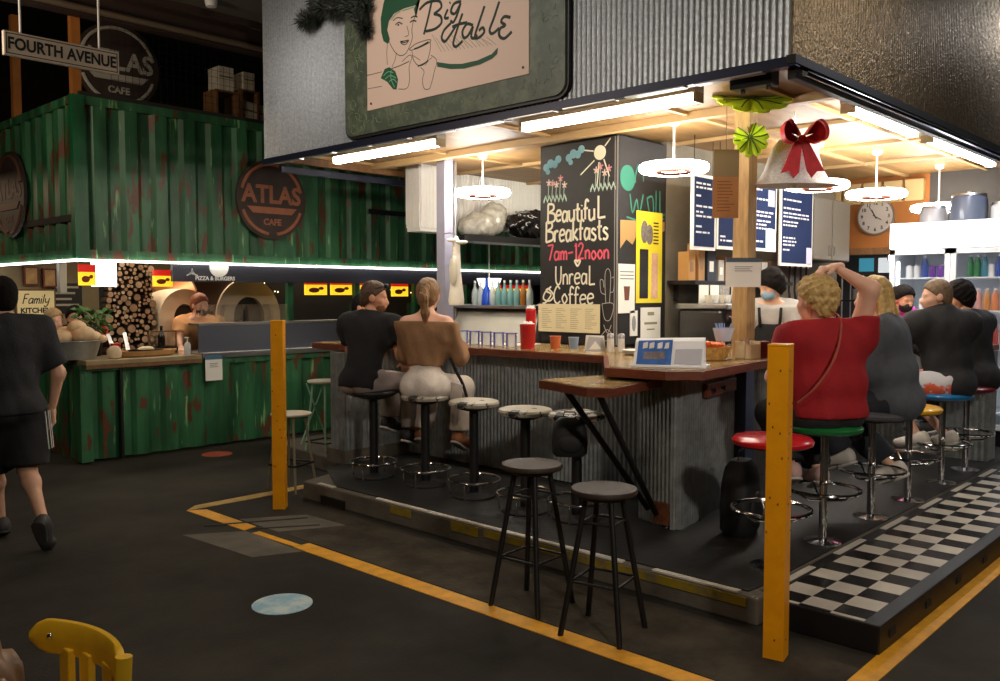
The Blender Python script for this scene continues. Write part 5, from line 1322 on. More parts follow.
# high shelf with bags
o = thing('hanging_shelf', 'dark high shelf under the white corrugated panels', 'shelf', (6.72, 6.9, 2.20))
MB().box(0, 0, 0, 1.9, .32, .05).build('board', M_dark, o, smooth=False)
MB().box(0, -.012, .0, 1.9, 0, .075).build('front_rail', M_black, o, smooth=False)
for x in (.02, 1.86): MB().box(x, .29, .05, x+.02, .31, .78).build('hanger', M_dark, o, smooth=False)
def lump(name, label, loc, parts, m, cat='bag', nz=.012):
    v = Sdf(); 
    for c, r in parts: v.e(c, r)
    vs, fs = v.mesh(.018, noise=(nz, 24))
    t = MB(); t.add(vs, fs); o = t.build(name, m, loc=loc, angle=80); tag(o, label, cat); return o
lump('plastic_bag', 'clear plastic bag stuffed with cups on the high shelf, left', (7.15, 7.05, 2.27), [((0, 0, .13), (.26, .14, .15)), ((.18, 0, .22), (.18, .12, .18)), ((-.2, 0, .1), (.14, .12, .11)), ((.28, 0, .32), (.12, .08, .06))], mat('clear_bag', rgb(196,192,180), .25, var=.25, scale=12))
lump('garbage_bag', 'shiny black garbage bag on the high shelf beside the chalkboard', (7.95, 7.05, 2.27), [((0, 0, .17), (.36, .15, .18)), ((.2, 0, .2), (.2, .14, .17))], mat('black_bag', rgb(34,32,32), .16, coat=.5, var=.3, scale=10), nz=.02)
# low black items rail under the canopy at left
o = thing('hanger_rail', 'dark rail of small hooks on the green container right of the round sign', 'rail', (6.6, 8.44, 2.52))
MB().box(0, -.02, .06, 1.1, 0, .12).build('board', M_dark, o, smooth=False)
for k in range(6): MB().tube([(.1+k*.17, -.02, .07), (.1+k*.17, -.05, .05), (.1+k*.17, -.055, .0), (.1+k*.17, -.035, -.01)], .006, 6).build('hook', M_dark, o)

# ------------------------------------------------------------------ kitchen wall of the kiosk
def menub(label, x0, x1, z0, z1, rows, seed, top_dark=True):
    o = thing('menu_board', label, 'menu board', ((x0+x1)/2, 4.0, z0), 0, 'hanging blue menu boards'); w_ = (x1-x0)/2; h = z1-z0
    MB().box(-w_, -.012, 0, w_, .012, h).build('frame', M_white, o, smooth=False)
    t = MB().box(-w_+.025, -.016, .03, w_-.025, -.011, h-.03); t.m = 1; rl = random.Random(seed); z = h-.09
    while z > .07:
        if rl.random() < .8:
            x = -w_+.05
            while x < w_-.12:
                l = rl.uniform(.03, .1); t.box(x, -.0175, z, min(x+l, w_-.05), -.0158, z+.016); x += l+.02
                if rl.random() < .25: break
        z -= rl.choice((.036, .036, .05, .09))
    t.build('panel', [mat('menu_blue', rgb(34,46,80), .9, var=.08, scale=3, spec=.1), mat('menu_writing', rgb(210,214,222), .7)], o, smooth=False)
    t = MB()
    for s_ in (-1, 1): t.cyl((s_*w_*.8, 0, h), (s_*w_*.8, 0, 2.985-z0), .004, n=6)
    t.build('wires', M_dark, o)
    return o
menub('narrow blue menu board left of the brown card sheet', 6.64, 7.03, 2.0, 2.66, 12, 1)
menub('blue menu board half hidden behind the brown card sheet', 7.06, 7.62, 2.02, 2.66, 12, 2)
o = menub('blue menu board right of the timber post with a pale sheet at its corner', 7.64, 8.22, 2.03, 2.70, 8, 3)
MB().box(.06, -.019, .03, .26, -.0165, .22).build('pale_sheet', mat('pale_blue_sheet', rgb(190,220,226), .6), o, smooth=False)
MB().box(.10, -.019, .44, .24, -.0165, .60).build('grey_card', mat('grey_card', rgb(150,156,168), .6), o, smooth=False)
o = menub('tall blue menu board right of the bell, lowest of the row', 8.32, 9.07, 1.90, 2.74, 10, 4)
MB().box(.22, -.019, .03, .34, -.0165, .2).build('pale_sheet', mat('lilac_sheet', rgb(196,196,226), .6), o, smooth=False)
o = thing('wall_cabinet', 'grey upper cabinet between the menu boards and the clock', 'cabinet', (9.12, 4.0, 1.98))
MB().box(0, .015, 0, 1.0, .34, .68).build('body', M_gcab, o, smooth=False)
for k in range(2): 
    d_ = MB().box(.01+k*.495, 0, .01, .485+k*.495, .016, .67).build('door', mat('cabinet_door', rgb(104,100,90), .5), o, smooth=False, bevel=.003)
    MB().box(.40 if k == 0 else .53, -.012, .06, .415 if k == 0 else .545, 0, .16).build('handle', M_steel, d_, smooth=False)
# back bench
o = thing('back_bench', 'stainless back bench with dark lower shelves along the kitchen wall', 'bench', (6.80, 3.75, .14))
MB().box(0, .0, .86, 3.75, .59, .92).build('benchtop', M_steel, o, smooth=False, bevel=.004)
MB().box(0, .04, .0, 3.75, .58, .86).build('carcass', M_dark, o, smooth=False)
o = thing('wall_shelf', 'long dark shelf over the coffee machine', 'shelf', (6.80, 4.05, 1.70))
MB().box(0, 0, 0, 1.95, .29, .035).build('board', M_dark, o, smooth=False)
for k in range(3): MB().box(.1+k*.85, .25, -.15, .13+k*.85, .285, 0).build('bracket', M_black, o, smooth=False)
# things on the shelf
rl = random.Random(21)
shelf = [(6.90, .10, .26, (190,140,80), 'tall kraft carton at the left end of the shelf'), (7.06, .12, .34, (170,124,70), 'tallest kraft carton on the shelf'), (7.24, .16, .28, (40,48,60), 'dark tea canister with a white patch on the shelf'), (7.42, .10, .2, (190,184,170), 'pale canister on the shelf'), (7.56, .12, .24, (130,90,60), 'brown carton on the shelf under the menu boards'), (7.74, .14, .22, (200,214,226), 'pale blue carton on the shelf behind the timber post'), (7.92, .12, .2, (180,170,150), 'beige carton right of the pale blue carton on the shelf'), (8.1, .1, .18, (90,70,60), 'small brown carton on the shelf right of the timber post'), (8.3, .12, .2, (200,196,190), 'white carton on the shelf above the barista'), (8.5, .1, .22, (120,100,80), 'tan carton at the right end of the shelf')]
for i, (x, w_, h, c, l_) in enumerate(shelf):
    o = thing('carton', l_, 'carton', (x, 4.2, 1.735), rl.uniform(-8, 8), 'cartons on the kitchen shelf')
    MB().box(-w_/2, -.06, 0, w_/2, .06, h).build('box', mat('carton_%d' % c[0]+'_%d' % c[1], rgb(*c), .6), o, smooth=False, bevel=.003)
    MB().box(-w_*.3, -.062, h*.3, w_*.2, -.0598, h*.65).build('label_patch', M_paper if i in (2, 3, 5) else mat('tan_patch', rgb(150,116,76), .6), o, smooth=False)
# papers clipped below the shelf
for i, (x, w_, h) in enumerate(((6.93, .16, .22), (7.12, .15, .22), (7.30, .18, .16), (7.52, .17, .24))):
    o = MB().box(-w_/2, -.003, -h, w_/2, .003, 0).build('order_slip', M_paper if i != 2 else mat('grey_slip', rgb(150,146,140), .6, var=.3, scale=30), smooth=False, loc=(x, 4.04, 1.695))
    tag(o, ('white order sheet clipped under the shelf, first from the column', 'white order sheet clipped under the shelf, second from the column', 'grey printed slip clipped under the shelf', 'white order sheet clipped under the shelf nearest the timber post')[i], 'paper', 'order sheets under the shelf')
# coffee machine
o = thing('coffee_machine', 'dark two-group coffee machine on the back bench', 'coffee machine', (7.25, 3.80, 1.06))
MB().box(-.42, .0, .08, .42, .45, .42).build('body', mat('machine_black', rgb(86,84,82), .25, metal=.8), o, smooth=False, bevel=.03)
MB().box(-.44, -.06, .42, .44, .46, .47).build('top_tray', M_steel, o, smooth=False, bevel=.01)
MB().box(-.40, -.10, .03, .40, .0, .09).build('drip_tray', M_steel, o, smooth=False, bevel=.006)
for x in (-.2, .16):
    g_ = MB().lathe([(.04, 0), (.045, .02), (.04, .07), (.03, .09), (0, .09)], (x, -.05, .27), 20).build('group_head', M_chrome, o)
    MB().cyl((x, -.08, .28), (x, -.21, .25), .014, n=10).build('portafilter', M_black, o)
for x in (-.36, .36): MB().tube([(x, -.04, .36), (x, -.1, .3), (x+.01, -.11, .14)], .007, 8).build('steam_wand', M_chrome, o)
t = MB(); t.M = FR((.0, -.004, .36), (1, 0, 0), (0, 0, 1)); t.ell((0, 0, 0), (.09, .02, .004), 16, 8); t.build('badge', M_steel, o)
for i, x in enumerate((6.92, 7.02, 7.12, 7.24, 7.36, 7.46, 7.56)):
    cupx((x, 3.98, 1.532), .038, .07, M_white if i % 2 else mat('beige_cup', rgb(216,206,186), .4), ('white cup on the coffee machine, leftmost', 'beige cup on the coffee machine, second from the left', 'white cup on the coffee machine, third from the left', 'cup in the middle of the coffee machine top', 'cup just right of the middle on the coffee machine', 'cup second from the right on the coffee machine', 'rightmost cup on the coffee machine')[i])
o = thing('coffee_grinder', 'coffee grinder with clear hopper right of the coffee machine', 'grinder', (7.86, 3.9, 1.06))
MB().lathe([(.09, 0), (.09, .03), (.07, .05), (.07, .26), (.085, .3), (0, .3)], n=22).build('body', mat('grinder_steel', rgb(150,146,138), .3, metal=.8), o)
MB().lathe([(.05, .3), (.10, .38), (.10, .46), (.09, .48), (0, .48)], n=22).build('hopper', mat('hopper_plastic', rgb(190,180,160), .15, alpha=.7), o)
MB().box(-.03, -.14, .14, .03, -.06, .20).build('spout', M_black, o, smooth=False, bevel=.008)
o = thing('utensil_rack', 'rack of black ladles hanging on the pale wall left of the fridge', 'rack', (9.35, 4.30, 1.9))
MB().box(-.25, -.02, 0, .3, .02, .03).build('rail', M_steel, o, smooth=False)
for k in range(4): 
    t = MB(); t.tube([(-.2+k*.14, -.03, .02), (-.22+k*.14, -.03, -.25), (-.2+k*.14, -.05, -.42)], [.012, .012, .02], 8); t.ell((-.2+k*.14, -.05, -.44), (.04, .03, .045), 12, 8); t.build('ladle', M_black, o)
# clock
o = thing('wall_clock', 'round white wall clock with black numerals on the orange wall', 'clock', (10.58, 3.88, 2.525))
F = FR((0, 0, 0), (0, -1, 0), (0, 0, 1))
t = MB(); t.M = F; t.cyl((0, 0, 0), (0, 0, .03), .215, n=44); t.build('rim', mat('clock_rim', rgb(110,100,90), .4), o)
t = MB(); t.M = F; t.cyl((0, 0, .03), (0, 0, .034), .198, n=44); t.build('dial', mat('clock_dial', rgb(176,168,160), .6), o)
for k in range(12):
    t = MB(); a = math.radians(90-30*(k+1)); t.text(str(k+1), F @ T(.155*math.cos(a), .155*math.sin(a), .035), .055, .001, bold=.002); t.build('numeral', M_black, o, smooth=False)
t = MB(); t.M = F @ T(0, 0, .037)
for ang, L_, w_ in ((118, .09, .012), (122, .14, .009), (-30, .08, .009)):
    a = math.radians(ang); t.tube([(-.03*math.cos(a), -.03*math.sin(a), 0), (L_*math.cos(a), L_*math.sin(a), 0)], w_/2, 6)
t.build('hands', M_black, o)
# light boxes row above clock
for i in range(5):
    o = MB().box(-.05, -.1, 0, .02, .1, .24).build('hanging_card', mat('warm_card', rgb(190,160,110), .6), smooth=False, loc=(10.56, 4.38-i*.235, 2.68)); tag(o, ('warm-lit card high on the end wall, first beside the cabinet', 'warm-lit card high on the end wall, second', 'warm-lit card above the clock, third', 'warm-lit card above the clock, fourth', 'warm-lit card high on the end wall, nearest the fridge')[i], 'card', 'warm cards along the end wall')
# pass-through: dim back room
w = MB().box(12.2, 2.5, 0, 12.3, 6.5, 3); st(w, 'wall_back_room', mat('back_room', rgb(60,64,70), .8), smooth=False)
o = thing('screen_display', 'bright blue and white screen in the dim back room left of the fridge', 'screen', (12.2, 4.42, 2.0))
MB().box(-.03, -.28, -.12, .0, .28, .12).build('bezel', M_black, o, smooth=False)
MB().box(-.034, .06, -.08, -.03, .26, .1).build('blue_half', mat('screen_blue', rgb(70,170,200), .5, emit=.3), o, smooth=False)
MB().box(-.034, -.26, -.1, -.03, .0, .1).build('white_half', mat('screen_white', rgb(230,236,240), .5, emit=.5), o, smooth=False)
o = batten((11.2, 3.95, 2.05), (11.2, 3.70, 2.05), 'short bright light in the back room window', M_tubec)
o = thing('kitchen_rack', 'dark rack of pans in the back room opening', 'rack', (11.0, 3.95, 1.2))
for z in (0, .32, .62): MB().box(-.15, -.35, z, .15, .45, z+.02).build('shelf', M_dark, o, smooth=False)
for x in (-.14, .13):
    for y in (-.34, .43): MB().cyl((x, y, -1.2), (x, y, .7), .01, n=8).build('upright', M_steel, o)
for i, (y, z, r) in enumerate(((-.2, .02, .1), (.1, .02, .12), (-.05, .34, .09), (.25, .34, .1))):
    o = thing('cooking_pot', ('steel pot low left in the back room rack', 'steel pot low right in the back room rack', 'small pot on the middle shelf of the back room rack', 'larger pot on the middle shelf of the back room rack')[i], 'pot', (11.0, 3.95+y, 1.2+z))
    MB().lathe([(r*.9, 0), (r, .01), (r, .13), (r*1.04, .135), (r*.95, .13), (0, .125)], n=22).build('body', M_steel, o)
    MB().tube([(r, 0, .1), (r+.04, 0, .11), (r+.04, 0, .09), (r, 0, .08)], .006, 6).build('handle', M_black, o)
# canisters / jars on the fridge top
# ------------------------------------------------------------------ drinks fridge
M_frw = mat('fridge_white', rgb(226,230,234), .35)
fx, fy0, fy1 = 9.3, 1.52, 3.27
o = thing('drinks_fridge', 'tall white drinks fridge with lit header and glass doors', 'fridge', (fx, fy1, .147))
H_ = 2.185
t = MB(); W_ = fy1-fy0
t.box(.05, -W_, 0, .70, -W_+.04, H_); t.box(.05, -.04, 0, .70, 0, H_); t.box(.66, -W_, 0, .70, 0, H_); t.box(.05, -W_, 0, .70, 0, .16); t.box(.05, -W_, H_-.26, .70, 0, H_)
t.build('cabinet', M_frw, o, smooth=False)
MB().box(.0, -W_, H_-.26, .05, 0, H_).build('header', mat('lit_header', (1, 1, 1, 1), .4, emit=1.6, ecol=(.92, .95, 1, 1)), o, smooth=False, bevel=.006)
MB().box(.02, -W_, 0, .05, 0, .15).build('kick_grille', M_dark, o, smooth=False)
for k in range(5): MB().box(.10, -W_+.05, .30+k*.33, .62, -.05, .315+k*.33).build('shelf', mat('fridge_shelf', rgb(220,226,232), .4), o, smooth=False)
for k, y in enumerate((-.03, -.60, -1.17, -1.72)): MB().cyl((.10, y-.03 if k == 0 else y+.0, .2), (.10, y-.03 if k == 0 else y, 1.80), .012, n=8).build('light_tube', mat('fridge_tube', (1, 1, 1, 1), .5, emit=3.2, ecol=(.85, .93, 1, 1)), o)
for k in range(3):
    y1 = -.005-k*.58; y0 = y1-.575
    d_ = MB()
    d_.box(.0, y0, .16, .045, y0+.05, H_-.27); d_.box(.0, y1-.05, .16, .045, y1, H_-.27); d_.box(.0, y0, .16, .045, y1, .21); d_.box(.0, y0, H_-.32, .045, y1, H_-.27)
    d_ = d_.build('door', M_frw, o, smooth=False)
    MB().box(.018, y0+.05, .21, .024, y1-.05, H_-.32).build('pane', mat('fridge_glass', (1, 1, 1, 1), .03, trans=1.0, alpha=.18), d_, smooth=False)
    MB().box(-.03, y0+.012, .75, .0, y0+.03, 1.15).build('handle', M_steel, d_, smooth=False)
P_CAN = [(.028, 0), (.031, .006), (.031, .11), (.027, .12), (0, .12)]
P_SD = [(.03, 0), (.033, .006), (.033, .13), (.026, .16), (.014, .185), (.014, .21), (0, .21)]
COLS = {'purple': (110,60,150), 'blue': (60,84,160), 'green': (64,128,84), 'teal': (70,130,150), 'orange': (200,124,80), 'pink': (206,150,146), 'red': (160,60,54), 'white': (226,226,226), 'amber': (190,130,70)}
rowsf = [(1.62, ['white','white','blue','purple','purple','purple'], ['green','green','teal','white','blue','blue','blue'], ['green','blue','white','teal']),
         (1.29, ['teal','white','teal'], ['orange','pink','amber','orange','pink','pink'], ['amber','orange','pink','orange']),
         (.96, ['white','blue'], ['red','red','orange','red','pink','red'], ['red','orange','red','red']),
         (.63, [], ['blue','white','blue','blue','white','blue'], ['blue','blue','white','blue'])]
names = ['left', 'middle', 'right']; ordn = ['first', 'second', 'third', 'fourth', 'fifth', 'sixth', 'seventh']
for ri, (z, *secs) in enumerate(rowsf):
    for si, cols in enumerate(secs):
        for k, c in enumerate(cols):
            y = fy1-.10-si*.58-(k+.5)*(.45/max(len(cols), 4))
            bottle('drink_bottle', P_CAN if c in ('purple', 'white') else P_SD, mat('drink_'+c, rgb(*COLS[c]), .25), (fx+.20, y, .147+z-.315+.33),
                   '%s drink %s from the left on the %s shelf of the %s fridge door' % (c, ordn[k], ('top', 'second', 'third', 'fourth')[ri], names[si]), group='drinks in the fridge', cap=(M_steel if c in ('purple', 'white') else M_whitep, .015, .008), n=12)
for i, (y, r, h, c) in enumerate(((2.95, .13, .16, (150,150,156)), (2.62, .17, .26, (84,92,110)), (2.32, .10, .16, (176,176,180)), (2.05, .13, .28, (70,80,104)))):
    o = thing('storage_tub', ('grey bowl on the fridge top under the pendant lamp', 'large blue-grey tub on the fridge top', 'small round tin on the fridge top', 'blue jug with pale lid on the fridge top near the photo edge')[i], 'tub', (fx+.32, y, .147+H_))
    MB().lathe([(r*.8, 0), (r, .02), (r, h*.8), (r*.9, h), (0, h)], n=24).build('body', mat('tub_%d' % i, rgb(*c), .3), o)
    MB().lathe([(r*.95, h), (r*.9, h+.02), (.02, h+.03), (.02, h+.05), (0, h+.05)], n=20).build('lid', M_steel, o)

# ------------------------------------------------------------------ yellow chair at the photo's lower edge
M_ych = mat('yellow_chair_paint', rgb(240,192,44), .35, var=.12, scale=5, coat=.2)
o = thing('wooden_chair', 'yellow painted wooden chair with curved top rail', 'chair', (.57, 2.18, 0), 0)
def arcp(t, bulge=.075):
    a, b_ = Vector((.747, 2.324)), Vector((.8125, 1.95)); p = a.lerp(b_, t); n_ = Vector((b_.y-a.y, -(b_.x-a.x))).normalized()
    p = p - n_*bulge*4*t*(1-t); return p.x-.57, p.y-2.18
if arcp(.5)[0] < .24: _s = -1
else: _s = 1
NN = 22; vs = []; prof_n = 10
for i in range(NN+1):
    tt = i/NN; x, y = arcp(tt, .05*_s); e = min(tt, 1-tt)
    hh = .043*math.sqrt(max(.08, 1-max(0, (1-e/.13))**2)) if e < .13 else .043
    x2, y2 = arcp(min(1, tt+.01), .05*_s); x1, y1 = arcp(max(0, tt-.01), .05*_s); d = Vector((x2-x1, y2-y1)).normalized(); nn = Vector((d.y, -d.x))
    for k in range(prof_n):
        a = 2*math.pi*k/prof_n; c, s_ = math.cos(a), math.sin(a)
        u = .011*math.copysign(abs(c)**.5, c); v = hh*math.copysign(abs(s_)**.45, s_)
        vs.append((x+nn.x*u, y+nn.y*u, .766+v))
t = MB(); t.add(vs, [(i*prof_n+k, i*prof_n+(k+1) % prof_n, (i+1)*prof_n+(k+1) % prof_n, (i+1)*prof_n+k) for i in range(NN) for k in range(prof_n)]+[tuple(range(prof_n))[::-1], tuple(range(NN*prof_n, NN*prof_n+prof_n))])
t.build('top_rail', M_ych, o, angle=60)
for tt in (.26, .44, .74):
    x, y = arcp(tt, .05*_s); t = MB(); t.M = T(x-.004, y, 0); t.box(-.009, -.03, .45, .009, .03, .745); t.build('back_slat', M_ych, o, smooth=False, bevel=.004)
for (x, y) in ((.238, -.226),):
    MB().tube([(x-.015, y, 0), (x-.02, y, .42), (x, y, .60), (x+.012, y, .795)], .019, 10).build('back_post', M_ych, o)
x, y = arcp(.04, .05*_s); MB().tube([(x-.02, y, 0), (x-.03, y, .42), (x-.035, y, .46)], .019, 10).build('back_post', M_ych, o)
t = MB(); t.M = T(-.02, 0, .43); t.prism([(-.22, -.2), (.18, -.23), (.21, .19), (-.20, .22)], 0, .03); t.build('seat', M_ych, o, smooth=False, bevel=.01)
for (x, y) in ((-.21, -.18), (-.19, .2)): MB().cyl((x, y, .43), (x-.01, y, 0), .018, n=10).build('leg', M_ych, o)
for y in (-.19, .19): MB().cyl((-.2, y, .2), (.2, y, .2), .01, n=8).build('stretcher', M_ych, o)
x, y = arcp(.16, .05*_s); t = MB(); t.ell((x-.012, y, .77), (.008, .008, .008), 10, 8); t.build('screw', M_chrome, o)
# ------------------------------------------------------------------ people
def V(*a): return np.array(a, float)
SKIN = {}
def skin(name, r, g, b): return mat('skin_'+name, rgb(r, g, b), .5, var=.06, scale=12)
def rotm(yaw, pitch, roll=0): return (RZ(yaw) @ RX(pitch) @ RY(roll)).to_3x3()
def hand_sdf(w, d, n, side, curl):
    """hand at wrist w pointing along d, palm facing n, thumb on the side given by side (+1/-1) of d x n"""
    d = d/np.linalg.norm(d); n = n-d*(n@d); n = n/np.linalg.norm(n); s_ = np.cross(d, n)*side
    S = Sdf(); S.c(w-d*.03, w+d*.02, .026, .024)
    for j, (o_, L) in enumerate(((.028, .9), (.010, 1.0), (-.009, .95), (-.027, .78))):
        kn = w+d*(.088-.006*abs(j-1))+s_*o_; S.c(w+d*.012+s_*o_*.6, kn, .0145, .0125)
        a, p, dd = 0, kn, d
        for q, (l, r) in enumerate(((.042, .0088), (.026, .008), (.02, .0072))):
            a += math.radians(curl*(1.0, 1.1, .7)[q]+j*2); dd = d*math.cos(a)+n*math.sin(a)+s_*o_*.6; e = p+dd*l*L
            S.c(p, e, r+.0006, r); p = e
    b = w+d*.03+s_*.028; S.c(w+d*.012+s_*.012, b, .016, .0135); m = b+(d*.55+s_*.62+n*.3)*.042; S.c(b, m, .0125, .0105); S.c(m, m+(d*.8+s_*.3+n*.35)*.03, .0105, .0088)
    return S
def head_sdf(h, R, b=1.0):
    S = Sdf(); P = lambda x, y, z: h+np.array(R @ Vector((x, y, z)))
    RR = np.array(R)
    S.e(P(0, -.012, .03), (.075*b, .096, .09), RR); S.e(P(0, .03, -.03), (.06*b, .064, .085), RR); S.e(P(0, .042, -.086), (.043*b, .042, .03), RR); S.e(P(0, .068, -.1), (.018, .015, .014), RR)
    S.c(P(0, .084, .004), P(0, .108, -.034), .008, .0125); S.e(P(.011, .095, -.038), .009); S.e(P(-.011, .095, -.038), .009)
    S.c(P(-.036, .078, .018), P(.036, .078, .018), .0095); S.e(P(.038, .06, -.03), .023); S.e(P(-.038, .06, -.03), .023)
    S.e(P(0, .09, -.06), (.021, .009, .006), RR); S.e(P(0, .088, -.071), (.019, .009, .007), RR)
    for s_ in (-1, 1): S.e(P(s_*.079*b, -.008, -.012), (.010, .020, .031), RR)
    return S
HAIR = {
 'short': dict(top=.010, n=(.0022, 110)), 'curly': dict(top=.03, n=(.009, 62)), 'long': dict(top=.018, n=(.004, 70, .35)), 'pony': dict(top=.014, n=(.003, 80, .5)), 'bald': None, 'bun': dict(top=.018, n=(.003, 80)), 'thick': dict(top=.028, n=(.006, 55))}
def person(label, loc, rz, J, look, group=None):
    o = thing('person', label, 'person', loc, rz, group)
    b = look.get('bulk', 1.0); sk = look['skin']; j = {k: (V(*v) if isinstance(v, (tuple, list)) else v) for k, v in J.items()}
    pel, nk = j['pel'], j['neck']; sp = (nk-pel)/np.linalg.norm(nk-pel)
    wa = pel+(nk-pel)*.34; ch = pel+(nk-pel)*.68
    # torso frame
    xr = j['shR']-j['shL']; xr = xr/np.linalg.norm(xr); yf = np.cross(sp, xr); yf /= np.linalg.norm(yf); xr = np.cross(yf, sp); RT = np.stack([xr, yf, sp], 1)
    hx = j['hipR']-j['hipL']; hx = hx/np.linalg.norm(hx); hy = np.cross(V(0, 0, 1), hx); RP = np.stack([hx, hy, np.cross(hx, hy)], 1)
    w_ = look.get('waist', 1.0)*b
    def torso(S, k=1.0):
        S.e(pel, (.165*b, .125*b, .12), RP); S.e(wa, (.138*w_, .105*w_, .15), RT); S.e(ch-yf*.0, (.158*b, .108*b, .18), RT); S.e(ch+sp*.06-yf*.03, (.15*b, .085*b, .12), RT)
        S.e(pel-hy*.045+hx*.07-V(0,0,.03), (.09*b, .095*b, .09), RP); S.e(pel-hy*.045-hx*.07-V(0,0,.03), (.09*b, .095*b, .09), RP)
        if look.get('bust'): 
            for s_ in (-1, 1): S.e(ch+xr*.075*s_+yf*.085*b, (.065, .055, .065), RT)
        if look.get('belly'): S.e(wa+yf*.05*b, (.13*b, .11*b, .14), RT)
        S.c(j['shL'], j['shR'], .062*b); S.c(nk+sp*.03, j['shL'], .045, .05*b); S.c(nk+sp*.03, j['shR'], .045, .05*b)
    def arms(S, upto=2, fl=False, g=0.0, frac=.55):
        for s_ in 'LR':
            a, e, w = j['sh'+s_], j['el'+s_], j['wr'+s_]
            if upto == 1: m = a+(e-a)*frac; S.c(a, m, .058*b+g, .054*b+g*1.25, fl)
            else: S.c(a, e, .056*b+g, .043*b+g); S.c(e, w, .044*b+g, (.029 if not fl else .034)+g, fl)
    def legs(S, upto=3, fl=False, g=0.0):
        for s_ in 'LR':
            a, k_, n_ = j['hip'+s_], j['kn'+s_], j['an'+s_]
            if upto == 1: m = k_+(a-k_)*.06; S.c(a, m, .088*b+g, .070*b+g*2.2, fl)
            elif upto == 2: m = k_+(n_-k_)*look.get('cuff', .86); S.c(a, k_, .09*b+g, .064*b+g); S.c(k_, m, .062*b+g, .05*b+g*1.8, fl)
            else:
                S.c(a, k_, .088*b, .056*b); S.c(k_, n_, .054*b, .036)
                cv = k_+(n_-k_)*.3; fw_ = j['to'+s_]-n_; fw_ = fw_/np.linalg.norm(fw_); S.e(cv-fw_*.018, .054*b)
    R = rotm(*look.get('head', (0, 0, 0))); hd = j['head']
    body = MB()
    S = Sdf(); torso(S); arms(S); legs(S); S.c(nk-sp*.02, hd+np.array(R @ Vector((0, -.022, -.05))), .06*min(b, 1.15), .052)
    for s_ in 'LR':
        n_, t_ = j['an'+s_], j['to'+s_]; f_ = (t_-n_)/np.linalg.norm(t_-n_); S.c(n_-f_*.03-V(0, 0, .035), t_, .032, .026)
    vs, fs = S.mesh(.014, .013, off=-.006); body.m = 0; body.add(vs, fs)
    H_ = head_sdf(hd, R, look.get('hw', 1.0)); vs, fs = H_.mesh(.0062, .009); body.add(vs, fs)
    for s_ in 'LR':
        w, e = j['wr'+s_], j['el'+s_]; d = j.get('hd'+s_, (w-e)); n_ = j.get('pn'+s_, V(0, 0, -1)); sd = 1 if s_ == 'R' else -1
        if look.get('thumb'+s_): sd = look['thumb'+s_]
        vs, fs = hand_sdf(w, d, n_, sd, look.get('curl'+s_, 22)).mesh(.0048, .0045); body.add(vs, fs)
    P = lambda x, y, z: hd+np.array(R @ Vector((x, y, z)))
    for s_ in (-1, 1):
        body.m = 1; body.ell(P(s_*.031, .079, -.001), .0115, 12, 8); body.m = 2; body.ell(P(s_*.031, .0865, -.001), .0058, 10, 6)
    body.m = 3; body.M = Matrix.Translation(P(0, .096, -.065)) @ R.to_4x4(); body.ell((0, 0, 0), (.02, .0045, .0065), 12, 6); body.M = Matrix.Identity(4)
    body.build('body', [sk, mat('eye_white', rgb(230,226,220), .3), mat('iris_dark', rgb(46,34,28), .3), mat('lip', rgb(168,96,86), .5)], o, angle=180)
    # hair
    hs = look.get('hair'); hm = look.get('hairm')
    if hs and HAIR.get(hs):
        q = HAIR[hs]; S = Sdf(); t_ = q['top']; RR = np.array(R)
        S.e(P(0, -.014, .034), (.077+t_, .098+t_, .090+t_), RR); S.e(P(0, -.045, -.03), (.066+t_*.6, .062+t_*.7, .07+t_*.6), RR)
        S.cut(P(0, *((.104, .05) if hs == 'thick' else (.088, .078))), np.array(R @ Vector((0, .74, -.67))))
        vs, fs = S.mesh(.0075, .012, noise=q['n']); t = MB(); t.add(vs, fs); 
        if hs == 'pony':
            S = Sdf(); S.e(P(0, -.118, .05), .03); S.c(P(0, -.12, .05), P(0, -.165, -.03), .03, .034); S.c(P(0, -.165, -.03), P(.01, -.15, -.15), .034, .028); S.c(P(.01, -.15, -.15), P(.015, -.13, -.25), .028, .01)
            vs, fs = S.mesh(.006, .01, noise=(.005, 120, .15)); t.add(vs, fs)
        if hs == 'long':
            S = Sdf()
            for x, y in ((-.075, -.02), (-.05, -.075), (0, -.095), (.05, -.075), (.075, -.02)):
                S.c(P(x, y, .03), P(x*1.15, y-.02, -.12), .034, .036); S.c(P(x*1.15, y-.02, -.12), P(x*1.05, y-.01, -.25), .036, .016)
            vs, fs = S.mesh(.0075, .012, noise=(.005, 90, .15)); t.add(vs, fs)
        if hs == 'bun': t.ell(P(0, -.13, .05), .04)
        t.build('hair', hm, o, angle=180)
    if look.get('mask'):
        S = Sdf(); RR = np.array(R); S.e(P(0, .040, -.058), (.066, .068, .062), RR); S.e(P(0, .075, -.05), (.036, .045, .045), RR); S.cut(P(0, .03, 0), np.array(R @ Vector((0, -1, 0)))); S.cut(P(0, .1, -.012), np.array(R @ Vector((0, -.25, 1))))
        vs, fs = S.mesh(.006, .01); t = MB(); t.add(vs, fs)
        for s_ in (-1, 1): t.tube([P(s_*.062, .035, -.04), P(s_*.082, -.005, .0), P(s_*.086, -.03, -.01)], .002, 5)
        t.build('face_mask', look['mask'], o, angle=180)
    # shirt
    sh = look.get('shirt')
